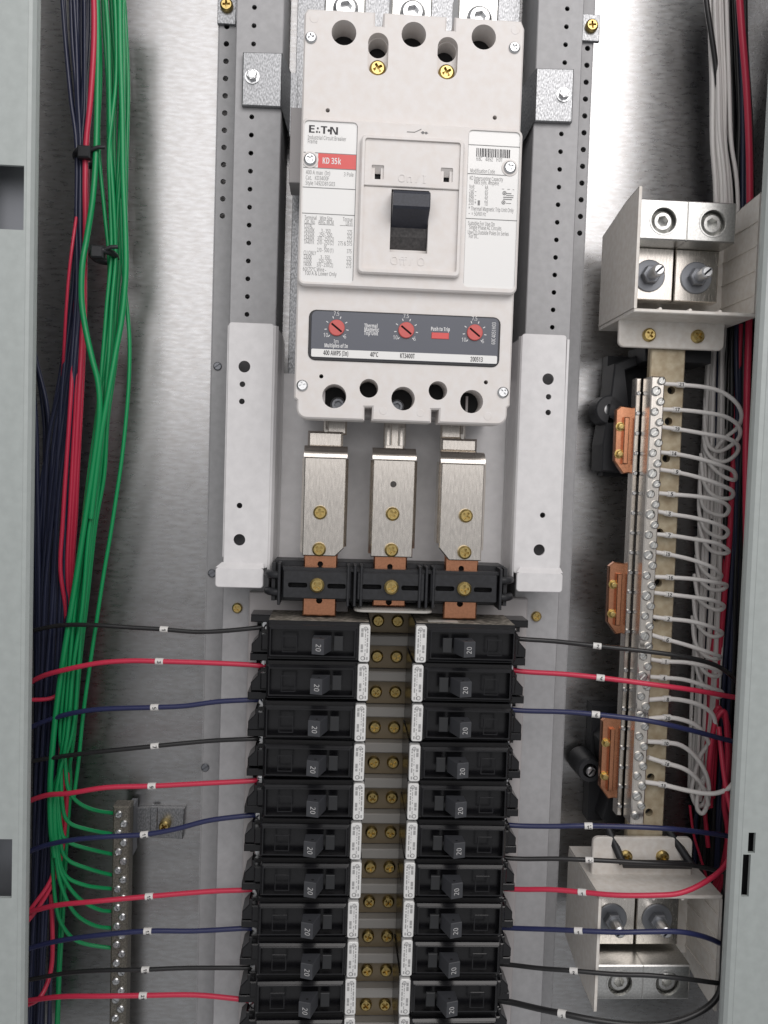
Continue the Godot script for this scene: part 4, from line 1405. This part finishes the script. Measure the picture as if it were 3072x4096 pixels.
func wires() -> void:
	rng.seed = 11
	var red: Material = M["red insulation"]
	var blue: Material = M["blue insulation"]
	var black: Material = M["black insulation"]
	var green: Material = M["green insulation"]
	var white: Material = M["white insulation"]
	var navy: Material = M["navy insulation"]
	# ---------- wires from the breakers to the gutter beside the green wires ----------
	var to_left := [
		["1", black, "black", [-44.5, -107.3, 66, -52.1, -108.7, 68, -75, -111.4, 66, -93.9, -112.6, 64, -114.6, -111.5, 62, -138.4, -111.1, 60, -163.8, -110.8, 58, -186.7, -112.6, 54, -207.2, -118.2, 44, -223.3, -124.5, 30], Vector3(-114.6, -111.5, 62)],
		["3", red, "red", [-45.6, -135.3, 66, -53.9, -134.1, 68, -83.8, -133.5, 66, -116.9, -133.4, 64, -137.5, -133.9, 62, -159.7, -137, 60, -185, -143.1, 58, -198.7, -148.2, 54, -212.4, -156.3, 46], Vector3(-116.9, -133.4, 64)],
		["5", blue, "blue", [-46.9, -157.7, 66, -54.9, -157.6, 68, -77, -160.1, 66, -99.1, -163.6, 64, -119.8, -165.5, 62, -156.6, -169.2, 58, -179.3, -173.7, 55, -200.3, -181.6, 48, -215.7, -190.8, 40], Vector3(-119.8, -165.5, 62)],
		["7", black, "black", [-47.5, -185, 66, -55.2, -185.1, 68, -82.9, -188.4, 64, -119.2, -192.5, 62, -162.4, -199.3, 58, -192.3, -205, 52, -214, -211.9, 44], Vector3(-119.2, -192.5, 62)],
		["9", red, "red", [-48, -214, 66, -56, -214, 68, -88.2, -216.7, 66, -120.2, -219.5, 64, -151.5, -222.2, 62, -177, -226.8, 60, -193.8, -230.2, 56, -212.2, -239.1, 48], Vector3(-120.2, -219.5, 64)],
		["11", blue, "blue", [-48.1, -238.3, 66, -56.1, -238.2, 68, -81.4, -242.5, 66, -103.6, -249.4, 64, -125, -254.3, 62, -151.5, -257.4, 60, -177.4, -261.2, 57, -197.8, -267.8, 52, -216.4, -278.9, 44], Vector3(-125, -254.3, 62)],
		["15", red, "red", [-48.3, -290.4, 66, -56.4, -290.1, 68, -80.3, -292.5, 66, -120.6, -297, 64, -159.6, -302.1, 62, -185.9, -306.9, 58, -212.1, -317.5, 50], Vector3(-120.6, -297, 64)],
		["17", blue, "blue", [-48.6, -318.2, 66, -56.7, -317.2, 68, -89.1, -320, 66, -121.1, -321.2, 64, -153.5, -326.7, 60, -186.4, -334.5, 55, -212.5, -345.2, 48], Vector3(-121.1, -321.2, 64)],
		["19", black, "black", [-48.5, -346.2, 66, -56.6, -345, 68, -95.2, -348.1, 64, -122.5, -349.9, 62, -153.6, -352.7, 58, -180.1, -358, 54, -213, -368.3, 46], Vector3(-122.5, -349.9, 62)],
		["21", red, "red", [-48.6, -370, 66, -56.7, -367.4, 68, -88.2, -366, 66, -123.4, -367.2, 64, -152.2, -369.4, 62, -181.8, -371.5, 58, -211.4, -380.5, 50], Vector3(-123.4, -367.2, 64)]]
	var place_names := ["topmost", "second", "third", "fourth", "fifth", "sixth", "seventh", "eighth", "ninth", "tenth", "eleventh", "twelfth", "thirteenth", "fourteenth", "fifteenth"]
	var turn_no := -1
	for w in to_left:
		turn_no += 1
		wire("branch_wire", "%s wire with marker sleeve %s, %s of those crossing the green wires" % [w[2], w[0], place_names[turn_no]], "numbered breaker wires", w[3], 1.75 if w[2] != "black" else 1.55, w[1], w[0], w[4], -PI / 2.0)
	# ---------- wires from the other column to the gutter by the neutral bar ----------
	var to_right := [
		["2", black, "black", [121.9, -111.3, 66, 131.2, -112, 68, 152.8, -112.7, 72, 179.5, -113.6, 80, 212.6, -115.5, 86, 238.3, -118.7, 86, 261.3, -124.6, 82, 276.9, -133.6, 74, 288, -141.8, 60], Vector3(179.5, -113.6, 80)],
		["4", red, "red", [126, -134.5, 66, 135.4, -135.2, 68, 159.7, -134.9, 74, 182.7, -135.2, 80, 213.7, -137.3, 86, 246.8, -141.9, 84, 280, -148, 76, 295, -151.7, 66], Vector3(182.7, -135.2, 80)],
		["6", blue, "blue", [125.5, -162.2, 66, 136.5, -162.4, 68, 160.8, -160.6, 74, 180.6, -160.1, 80, 214.9, -162.9, 86, 245.8, -169.4, 82, 273.6, -178.6, 72, 296.5, -186.1, 60], Vector3(180.6, -160.1, 80)],
		["12", blue, "blue", [125.5, -243.8, 66, 137.1, -243.2, 68, 157.7, -240.8, 74, 179, -238.4, 80, 218.4, -236.4, 86, 245.2, -238.6, 84, 276.2, -246.3, 74, 296.7, -254.9, 60], Vector3(179, -238.4, 80)],
		["14", black, "black", [124.8, -267.3, 66, 137.4, -266.9, 68, 158.7, -264.3, 74, 180.6, -262, 80, 220.4, -261.5, 84, 251.4, -264.8, 80, 279.5, -274, 70, 298.2, -281.4, 60], Vector3(180.6, -262, 80)],
		["16", red, "red", [124, -289.2, 66, 135.2, -287.8, 70, 154.8, -283.3, 80, 173.7, -279.8, 90, 193.1, -276.5, 100, 215.9, -273.7, 106, 234.5, -271.4, 106, 253.3, -266.1, 102, 268.3, -258.4, 96, 277.9, -247, 88, 280.3, -232.5, 80, 277.9, -215.3, 74, 276.3, -194.4, 68, 276.5, -173.7, 60], Vector3(173.7, -279.8, 90)],
		["18", blue, "blue", [123.5, -317.2, 66, 134.4, -315.6, 70, 155.4, -309.9, 82, 171.7, -305.4, 92, 194.3, -301.8, 100, 214.7, -299.2, 104, 236.7, -299.5, 104, 256.1, -305.2, 100, 274.1, -317, 90, 289.4, -333.8, 70], Vector3(171.7, -305.4, 92)],
		["20", black, "black", [124.5, -343.6, 66, 134.2, -342.5, 70, 150.6, -338.6, 80, 169.7, -333, 92, 195.6, -330.4, 100, 216.2, -328.9, 104, 241.5, -331.2, 104, 269.9, -338.1, 98, 288.9, -351.2, 80], Vector3(169.7, -333, 92)],
		["22", black, "black", [123.9, -369.8, 66, 133.9, -369.3, 70, 148.6, -366.8, 80, 163, -363.3, 92, 181.3, -361.9, 100, 205.2, -362.6, 104, 230.4, -362, 104, 250.6, -355.4, 104, 263.8, -347.1, 102, 268.8, -334, 100, 269.6, -314.3, 98, 272.1, -288.6, 92, 277.9, -268.6, 80], Vector3(163, -363.3, 92)]]
	turn_no = -1
	for w in to_right:
		turn_no += 1
		wire("branch_wire", "%s wire with marker sleeve %s, %s of those leaving towards the neutral bar" % [w[2], w[0], place_names[turn_no]], "numbered breaker wires", w[3], 1.75 if w[2] != "black" else (1.6 if w[0] != "22" else 2.1), w[1], w[0], w[4], 0.0)
	# ---------- dark blue bundle ----------
	var centre := [-185.1, 328.5, 45, -184.2, 286, 45, -182.3, 243.3, 45, -180.2, 208.1, 45, -180.5, 166.2, 45, -182.6, 120, 42, -188, 63.1, 40, -194.2, 15, 38, -198, -33.7, 36, -199.2, -86.3, 34, -199.7, -149.1, 34, -202, -216.6, 32, -203.7, -285.3, 30, -205.5, -355.1, 28, -205.9, -428.1, 28]
	var half := [9.5, 8.5, 6.0, 3.2, 5.0, 7.0, 9.0, 11.0, 12.0, 13.0, 11.0, 10.0, 9.5, 9.0, 9.0]
	for i in 15:
		var u := rng.randf_range(-1.0, 1.0)
		wire("bundle_wire", "dark blue wire in the vertical bundle between the cabinet edge and the red wires", "dark blue wires of the bundle", strand(centre, half, u, rng.randf_range(-9, 7), 0.9, 0.22), 1.35, navy)
	centre = [-224.9, 114.3, 30, -220.1, 76.5, 26, -214.4, 31.2, 24, -211.9, -18.1, 24, -209.5, -101.2, 24, -209.3, -168.6, 24, -210.2, -254.5, 22, -211, -341.1, 22, -211.2, -432.3, 22]
	for i in 7:
		wire("bundle_wire", "dark blue wire in the vertical bundle between the cabinet edge and the red wires", "dark blue wires of the bundle", strand(centre, [4.0, 6, 9, 10, 10, 10, 9, 8, 8], rng.randf_range(-1, 1), rng.randf_range(-12, 8), 1.2), 1.5, navy)
	# ---------- red wires of the same gutter ----------
	wire("bundle_wire", "bright red wire in front of the dark blue bundle, passing under the upper cable tie", "red wires beside the green bundle", [-171.5, 323.1, 56, -169.9, 299.4, 56, -169.8, 272.5, 56, -171.7, 239.7, 55, -174.3, 212.7, 54, -174.5, 185.3, 54, -174.4, 161.4, 52, -175.8, 137.7, 48, -176.9, 110, 46, -177.6, 75.4, 46, -179.4, 31.1, 46, -181.8, -16.8, 44, -184.3, -58.9, 42, -185, -98.5, 38, -183.9, -125.5, 34, -186.6, -158.8, 34, -189.2, -206.3, 32, -190.3, -260.4, 32], 1.9, red)
	for i in 3:
		var d := 4.0 * i
		wire("bundle_wire", "red wire half hidden behind the front green wires, above the numbered wires", "red wires beside the green bundle", strand([-183.1, 227.4, 22, -183.1, 185.7, 22, -183.2, 143.2, 24, -181.1, 96.2, 34, -180.8, 47.4, 40, -182.6, -0.8, 40, -184.6, -39.6, 39, -186.3, -72.4, 37, -185.1, -109.2, 33, -186.1, -149.3, 32, -187.9, -200.2, 30, -189.8, -251.1, 30, -191.2, -290.1, 34, -202.2, -313.3, 42, -211.9, -322.9, 46], [1, 1.5, 2, 2.6, 3, 3.4, 3.6, 3.4, 2, 2, 2, 2, 1.5, 1, 1], -1.0 + i, 8.0 - 0.6 * d, 0.4), 1.45, red)
	wire("bundle_wire", "red wire leaving the gutter between numbered wires 3 and 5", "red wires beside the green bundle", [-182.8, -118.1, 38, -183.7, -140.8, 40, -186.7, -156.8, 42, -191.4, -163.5, 42, -198.7, -166.3, 44, -213.8, -166.7, 46], 1.5, red)
	wire("bundle_wire", "red wire hanging below the green wires and curling into numbered wire 21", "red wires beside the green bundle", [-196.2, -309.6, 36, -194.9, -333.4, 36, -194.8, -360.7, 36, -196.6, -374.1, 42, -200.9, -380.5, 48, -211.3, -384.2, 50], 1.6, red)
	wire("bundle_wire", "thin magenta-red wire inside the dark blue bundle below the upper cable tie", "red wires beside the green bundle", [-181.2, 195.8, 40, -180.9, 167.8, 50, -181.8, 144.6, 56, -184.2, 123.3, 55, -186.6, 99.1, 52, -190.1, 75.2, 44, -195.4, 54.2, 30], 1.1, red)
	# ---------- green bundle ----------
	var drops := [1757, 1800, 1843, 1890, 1920, 1967, 2005, 2047]
	var ends := [[-184.7, -208.2, 46, -182.5, -228, 46, -176.9, -238.6, 44, -167.2, -246.9, 38, -155.2, -255.2, 25, -150.4, -255.9, 24], [-187.2, -214.8, 46, -185.9, -241.2, 46, -182.1, -253.6, 44, -170.3, -262.1, 38, -155.3, -270.3, 25, -150.2, -271, 24], [-189, -221.5, 46, -187.3, -254.5, 46, -182.9, -268, 44, -170, -275.9, 38, -155.7, -285.2, 25, -149.9, -285.9, 24], [-189.6, -228.1, 46, -187.8, -261.2, 46, -183.7, -279.3, 44, -169.8, -289.8, 38, -155.7, -301.1, 25, -149.6, -301.9, 24], [-190.2, -228.1, 46, -188.6, -271.1, 46, -184.2, -292, 44, -171.3, -302.3, 38, -155.9, -311.8, 25, -149.4, -312.6, 24], [-190.1, -233.9, 48, -188.2, -276.9, 48, -182.8, -296.1, 46, -173.8, -312.5, 40, -162.8, -323.4, 32, -154.9, -328.5, 25, -149.1, -329.4, 24], [-190.7, -233.9, 48, -188.8, -280.2, 48, -184, -304.4, 46, -176.9, -322.7, 40, -165.9, -335.5, 32, -154.7, -341.4, 25, -148.9, -342.3, 24], [-193.6, -235.5, 44, -192.7, -282.1, 44, -190.9, -313.2, 42, -187.1, -332.3, 38, -177.2, -347.6, 32, -155.8, -356, 25, -148.7, -357, 24]]
	var names := ["first", "second", "third", "fourth", "fifth", "sixth", "seventh", "eighth"]
	centre = [-162, 327.1, 50, -160.2, 291, 50, -158.7, 254.7, 50, -158.9, 211.9, 50, -157.5, 172.6, 48, -156.8, 140.6, 46, -158.2, 107.6, 46, -160.6, 69.8, 46, -163.5, 31.6, 47, -166.6, -6.7, 47, -171.1, -45.2, 47, -176.2, -97, 46, -180, -142.6, 46, -183.4, -188.5, 46]
	half = [8.6, 8.4, 9.2, 9.2, 8.0, 6.4, 5.6, 4.6, 4.2, 4.2, 4.2, 4.0, 3.6, 3.4]
	for i in 8:
		var u := 1.0 - 2.0 * i / 7.0
		var p := strand(centre, half, u + rng.randf_range(-0.2, 0.2), rng.randf_range(-7, 7), 0.9, 0.2 if i % 2 else -0.24)
		p.append_array(ends[i])
		wire("ground_wire", "green wire joining the ground bar, %s from the top of the bar" % names[i], "green wires of the ground bundle", p, 1.4, green)
	for i in 3:
		var p := strand(centre, half, rng.randf_range(-1, 1), rng.randf_range(-9, 4), 0.8)
		p.append_array(strand([-188.3, -228.8, 44, -190.1, -279.6, 42, -192.6, -332.3, 38, -195.3, -375.7, 34, -197.2, -426.8, 30], [5.0, 4.0, 2.5, 2, 2], rng.randf_range(-1, 1), -14.0, 0.6))
		wire("ground_wire", "green wire inside the green bundle, running on behind the numbered wires", "green wires of the ground bundle", p, 1.45, green)
	wire("ground_wire", "thick green wire bowing out beside the dark blue bundle and back across the others", "green wires of the ground bundle", [-169.4, 324.4, 54, -167.8, 282.6, 54, -167.5, 246.4, 54, -167.2, 206.3, 56, -168.3, 175.2, 58, -171.6, 150.7, 58, -173.7, 131.8, 60, -174, 110.4, 60, -171.6, 92.1, 60, -166.7, 70.8, 60, -162.4, 52.6, 59, -161.5, 34.1, 58, -164.4, 9.1, 56, -168.2, -19.3, 55, -172.7, -51.1, 54, -176.9, -80, 53, -181.4, -112.1, 53, -185.4, -141.1, 53, -189.1, -170.5, 52, -191.5, -199.7, 52, -193, -226.2, 51, -192.3, -256.2, 50, -190.1, -276.9, 48], 2.0, green)
	wire("ground_wire", "single thin green wire standing away from the bundle on the side of the rail", "green wires of the ground bundle", [-151, 177.9, 52, -150.4, 150.7, 50, -149.2, 126.4, 48, -146.7, 104.6, 48, -144.7, 82.7, 48, -144.8, 54.3, 48, -146.5, 25.8, 48, -148.9, 0.3, 48, -152.2, -25.4, 48, -155.6, -51.1, 48, -159.6, -77, 48, -163.8, -109.4, 48, -168, -141.9, 48, -172.2, -174.9, 47, -175.2, -208.1, 46, -178.3, -234.9, 45], 1.35, green)
	wire("ground_wire", "thick green wire along the outer edge of the bundle, above the lower cable tie", "green wires of the ground bundle", [-154.3, 325.3, 54, -152.9, 277.4, 54, -150.9, 235.2, 54, -149.5, 192.7, 54, -147.4, 156, 54, -146.6, 128.3, 54, -148.5, 100.3, 54, -152.2, 75.2, 55, -155.8, 50, 56, -160.3, 21.8, 56, -163.8, -6.6, 55, -167.3, -38.3, 54], 1.9, green)
	# ---------- cable ties ----------
	for k in 2:
		var c: Vector3 = Vector3(-175.9, 205.5, 50) if k == 0 else Vector3(-162.7, 140.1, 52)
		var t := thing("cable_tie", ["black cable tie around the dark blue wires and one red wire", "black cable tie around the green wires, near the cabinet edge"][k], "cable tie", c, "black cable ties on the bundles")
		var s := Shape.new()
		var w := 6.5 if k == 0 else 7.5
		var pts := []
		for i in 25:
			var a := TAU * i / 24.0
			pts.append(c + Vector3(w * cos(a), 1.2 * sin(a * 1.0 + 0.5), 11.5 * sin(a) - 3.0))
		s.tube(pts, 2.3, 6)
		put(t, "strap", s, M["black nylon"])
		s = Shape.new()
		var hx := c.x + (2.0 if k == 0 else -1.0)
		s.box(hx - 4.5, c.y - 4.2, c.z + 5, hx + 4.0, c.y + 4.0, c.z + 10.5, 1.0)
		put(t, "head", s, M["black nylon"])
		s = Shape.new()
		s.tube([Vector3(hx + 2, c.y + 1, c.z + 8), Vector3(hx + 9, c.y + 3.4, c.z + 9), Vector3(hx + 13, c.y + 4.0, c.z + 8)], 1.5, 6)
		put(t, "tail", s, M["black nylon"])
	# ---------- gutter by the neutral bar: vertical wires ----------
	centre = [256.3, 359.2, 40, 258.9, 321.1, 40, 262.2, 282.9, 40, 265.8, 245.2, 38, 271.1, 213.5, 36, 276.5, 176, 30, 278.2, 130.5, 24, 281.1, 83.5, 20, 282.3, 31.9, 20, 282.9, -20.1, 20, 283.5, -72.5, 20, 283.3, -125.4, 20, 283.2, -178.6, 20, 283, -232.3, 20]
	half = [6.0, 6.0, 6.0, 6.0, 7.0, 8.0, 8.0, 9.0, 10.0, 10.0, 10.0, 10.0, 9.0, 8.0]
	for i in 15:
		var u := -1.0 + 2.0 * i / 14.0
		wire("neutral_feed_wire", "pale grey-white wire in the vertical bundle behind the lug block", "white wires of the vertical bundle", strand(centre, half, u, rng.randf_range(-7, 7), 0.5, 0.12 if i % 2 else -0.1), 1.4, white)
	wire("bundle_wire", "black wire slanting across the top of the white bundle", "black wires by the neutral bar", [242, 351.5, 52, 245.4, 329.9, 52, 250.2, 312.4, 50, 256.3, 292.6, 46, 262.9, 266, 42, 271.9, 232.5, 38, 282.1, 195.6, 32, 290.2, 150.8, 26, 293.5, 97.4, 22], 1.9, black)
	centre = [272.3, 363.6, 34, 277, 312.3, 34, 281, 263.8, 34, 285.9, 215.6, 32, 290.6, 163.8, 28, 291.2, 110.7, 24, 293.9, 49.5, 22, 296, -12.7, 20, 298.2, -75.9, 18, 299.6, -140.1, 16, 299.3, -204.7, 16, 299.1, -269.9, 16, 300.7, -325.7, 14]
	for i in 18:
		wire("bundle_wire", "dark wire packed against the cabinet edge behind the white wires", "black wires by the neutral bar", strand(centre, [8.0, 8, 9, 10, 11, 12, 12, 13, 13, 13, 13, 13, 13], rng.randf_range(-1, 1), rng.randf_range(-12, 10), 1.2), 1.7, black if i % 3 else navy)
	wire("bundle_wire", "thick bright red wire hanging straight beside the lug block", "red wires by the neutral bar", [261.7, 347.1, 62, 266.3, 310.5, 62, 272.4, 274.6, 60, 277.3, 238.2, 58, 281.9, 201.8, 54, 286.3, 158.2, 50, 288, 112.9, 50, 288, 70.3, 52, 288.6, 27.7, 54, 289.7, -11.7, 56, 291.2, -51, 58, 293, -90.6, 58, 295.4, -117.5, 56], 2.4, red)
	wire("bundle_wire", "red wire behind the white loops, running down past the numbered wire 4", "red wires by the neutral bar", [286.2, 136.4, 30, 290, 96.5, 28, 291.8, 49, 28, 291.3, 1.2, 30, 291.4, -40, 30, 290.9, -81.7, 28, 290.5, -123.9, 26, 289.9, -166.2, 26, 288.8, -207.3, 30], 2.0, red)
	wire("bundle_wire", "second red wire behind the white loops, close to the back sheet", "red wires by the neutral bar", [289.6, 115.7, 34, 292.1, 65.9, 30, 293.9, 15, 26, 292.6, -36.9, 24, 289.6, -89.3, 24, 285.8, -135.5, 22, 286, -181.5, 22, 285.9, -232.2, 20, 290, -277.3, 24], 1.7, red)
	for i in 4:
		wire("bundle_wire", ["red wire of the hanging coil below numbered wire 6, innermost turn", "red wire of the hanging coil below numbered wire 6, second turn", "red wire of the hanging coil below numbered wire 6, third turn", "red wire of the hanging coil below numbered wire 6, outermost turn"][i], "red wires by the neutral bar", strand([282.6, -237.1, 44, 280.5, -204.6, 48, 278.7, -179.5, 52, 279.9, -167.3, 54, 284, -166.9, 54, 288.9, -177.6, 52, 292.2, -204.5, 48, 293.6, -233.5, 44, 297.9, -258.6, 42, 295.6, -285.7, 44, 289.5, -303.2, 44], [4.0, 3.6, 2.4, 1.0, 1.0, 2.4, 3.0, 3.0, 2.0, 1.5, 1.0], -1.0 + 0.66 * i, -3.0 * i, 0.5), 1.9, red)
	wire("bundle_wire", "thin red wire below the neutral bar, in front of the dark gutter", "red wires by the neutral bar", [271.4, -242.8, 30, 275.3, -264, 30, 281.2, -281.8, 30, 286.9, -298.6, 32, 292.6, -310, 34], 1.0, red)
	# ---------- neutral wires: from the strip out and round into the bundle ----------
	var starts := [[830, "21"], [885, "17"], [925, "19"], [978, "14"], [1018, "9"], [1067, "5"], [1107, "3"], [1155, "7"], [1197, "15"], [1247, "16"], [1283, "12"], [1335, "2"], [1378, "6"], [1428, "1"], [1463, "4"]]
	var loops := [
		[221.1, 66.7, 66, 235, 66.4, 64, 252.3, 65.7, 62, 266.5, 62.9, 60, 278.5, 55.7, 58, 285.2, 47.3, 52, 285.1, 39.7, 46, 280.3, 32.6, 38, 277.6, 22.9, 30, 279.1, 4.2, 24, 280.2, -27, 22],
		[221.3, 49.2, 66, 235.8, 49.3, 64, 253.2, 48.1, 62, 269.4, 46.2, 60, 280.9, 41, 56, 285.5, 33.6, 50, 283.5, 27.2, 42, 277.8, 22.8, 34, 272.6, 27.9, 28, 270.9, 41.7, 24, 272.2, 62.6, 20],
		[221.6, 37.1, 66, 236.5, 35.8, 64, 253.9, 33.7, 62, 271.5, 30.8, 60, 282.6, 26.8, 54, 285.4, 20.5, 46, 281.2, 15.8, 38, 274.8, 17.7, 32, 270.6, 25.1, 28, 271.2, 38.4, 22],
		[221.4, 19.6, 66, 234.7, 19.1, 64, 251.5, 16.5, 62, 266.5, 12.5, 60, 280.2, 8.4, 54, 285.7, 2.5, 46, 281.8, 4.4, 38, 275.2, 10.2, 32, 271.8, 19.7, 26, 271.4, 34.9, 22],
		[221.3, 7.8, 66, 234.7, 6.3, 64, 250.8, 3.6, 62, 266.5, -1.2, 60, 280.3, -5.4, 54, 283, -10.9, 46, 277.7, -10.6, 38, 272.6, -6.2, 32, 270.5, 3.9, 26, 270, 21.1, 22],
		[221.5, -8.6, 66, 234.8, -9.2, 64, 251.5, -10.3, 62, 267.1, -12.9, 60, 278.2, -17.3, 54, 279.5, -23, 46, 274.2, -22.9, 38, 270.6, -18.6, 30, 269.8, -6.5, 24, 271.2, 14.3, 20],
		[221.1, -21.1, 66, 233.5, -22.8, 64, 250.3, -25.3, 62, 266.6, -28.5, 60, 278.4, -33.8, 54, 279.7, -39.1, 46, 275, -38.5, 38, 271.4, -33.7, 30, 269.8, -20.3, 24, 271.2, 0.4, 20],
		[221.6, -37.2, 66, 234.2, -38, 64, 251, -39.9, 62, 268, -42.9, 60, 279.8, -47.7, 54, 280.3, -51.1, 46, 275.6, -50, 38, 271.9, -44, 30, 270.3, -30.6, 24],
		[221.5, -49.5, 66, 233.6, -51.6, 64, 250.4, -54.9, 62, 266.2, -60, 60, 276.3, -65.9, 52, 276, -69.6, 44, 271.8, -66.7, 36, 269.3, -58, 28, 269.6, -41.2, 22],
		[221.3, -66.9, 66, 233.7, -67.2, 64, 252.4, -68.3, 62, 268.8, -70.1, 60, 280.7, -73.2, 52, 279.9, -78.3, 44, 274.5, -77.5, 36, 270.6, -70.4, 28, 270.3, -55.1, 22],
		[221.5, -77.9, 66, 233.6, -79.2, 64, 251.1, -80.7, 62, 267.5, -83.6, 60, 279.4, -87.9, 52, 279.3, -92.5, 44, 273.8, -91.3, 36, 270.7, -85.7, 28, 269.6, -69.1, 22],
		[221.7, -94.8, 66, 233.8, -96.2, 64, 250.6, -98.5, 62, 265.7, -102.1, 60, 279.1, -107.3, 52, 277.5, -112.3, 44, 272.7, -110.5, 36, 270.1, -103, 28, 269.7, -86.6, 22],
		[221.6, -107.5, 66, 233.8, -110.6, 64, 250.1, -115.2, 62, 266, -120.6, 60, 278.6, -124.8, 52, 277, -128.6, 44, 272, -125.7, 36, 269.4, -117, 28, 269.7, -100.6, 22],
		[221.8, -124.8, 66, 233.2, -126.3, 64, 250.1, -127.8, 62, 266.5, -130.9, 60, 278.3, -135.7, 54, 278.1, -141.1, 46, 274.1, -139.4, 36, 272.3, -130.9, 28, 271.9, -114.6, 22],
		[221.8, -137.2, 66, 232.5, -138.2, 64, 249.4, -140.3, 62, 268.2, -145.7, 58, 282.3, -151.5, 50, 283.8, -157.6, 40, 278.1, -154.2, 32, 273.7, -141.8, 26, 272.4, -125.2, 22]]
	var marks := [Vector3(233.7, 66.4, 64), Vector3(230.9, 49.4, 64), Vector3(234.5, 36.1, 64), Vector3(231.4, 19.3, 64), Vector3(234.3, 6.9, 64), Vector3(231.8, -9, 64), Vector3(230.8, -22.5, 64), Vector3(231.2, -38, 64), Vector3(231.6, -51.3, 64), Vector3(232.7, -67.2, 64), Vector3(232.3, -79.3, 64), Vector3(233.8, -96.2, 64), Vector3(233.1, -110.6, 64), Vector3(232.6, -126.4, 64), Vector3(231.8, -138.2, 64)]
	for i in loops.size():
		wire("neutral_wire", "white neutral wire with sleeve %s, %s loop down the neutral bar" % [starts[i][1], place_names[i]], "white neutral wires looping from the bar", loops[i], 1.5, white, starts[i][1], marks[i])
	var low := [
		[[221.9, -153.6, 66, 235.9, -153.3, 64, 250.1, -154.9, 62, 262.9, -158.5, 60, 273.5, -166.5, 56, 278.6, -178.4, 50, 277.4, -190.6, 44, 273.7, -203, 38, 272, -218.4, 34, 270.5, -230.7, 34, 273.6, -239.7, 36, 279.2, -238.6, 36, 283.7, -227, 34, 286.1, -210.8, 30], Vector3(235.2, -153.6, 64), "8", "uppermost of the wide lower loops"],
		[[221.9, -167.1, 66, 236.5, -166.1, 64, 250.8, -168.8, 62, 262.9, -175.2, 58, 273.9, -187, 50, 280, -199.8, 44, 280.5, -213.3, 38, 277.9, -223.6, 34, 278.1, -238.4, 32], Vector3(235.9, -166.5, 64), "20", "hidden partly by numbered wire 6"],
		[[222.3, -183.2, 66, 236.1, -184, 64, 248.4, -187.1, 62, 260.6, -195.3, 58, 270.4, -207.7, 54, 276, -221.1, 50, 277.4, -235.6, 46, 275.2, -242.7, 44, 271.8, -240.1, 42, 272.8, -230.1, 40, 279.6, -219.3, 36, 284.5, -207.3, 30], Vector3(235.4, -184, 64), "10", "with the lowest hanging loop"],
		[[223.8, -194.5, 66, 237.4, -198.6, 64, 251.9, -203.4, 62, 263.1, -212.1, 58, 272.8, -224.4, 52, 277.2, -234.9, 48], Vector3(238.1, -198.9, 64), "18", "second from the bottom of the bar"],
		[[221.3, -212, 66, 235.6, -214.9, 64, 252.5, -218.1, 64, 265.1, -219.8, 66, 273.2, -218.2, 70, 279.4, -210.6, 76, 282.4, -197.2, 82, 282.9, -183.3, 86, 283.3, -171.4, 88], Vector3(236.6, -215.2, 64), "13", "lowest, sweeping up to the cabinet edge"]]
	for w in low:
		wire("neutral_wire", "white neutral wire from the neutral bar, " + w[3], "white neutral wires looping from the bar", w[0], 1.65, white, w[2], w[1])
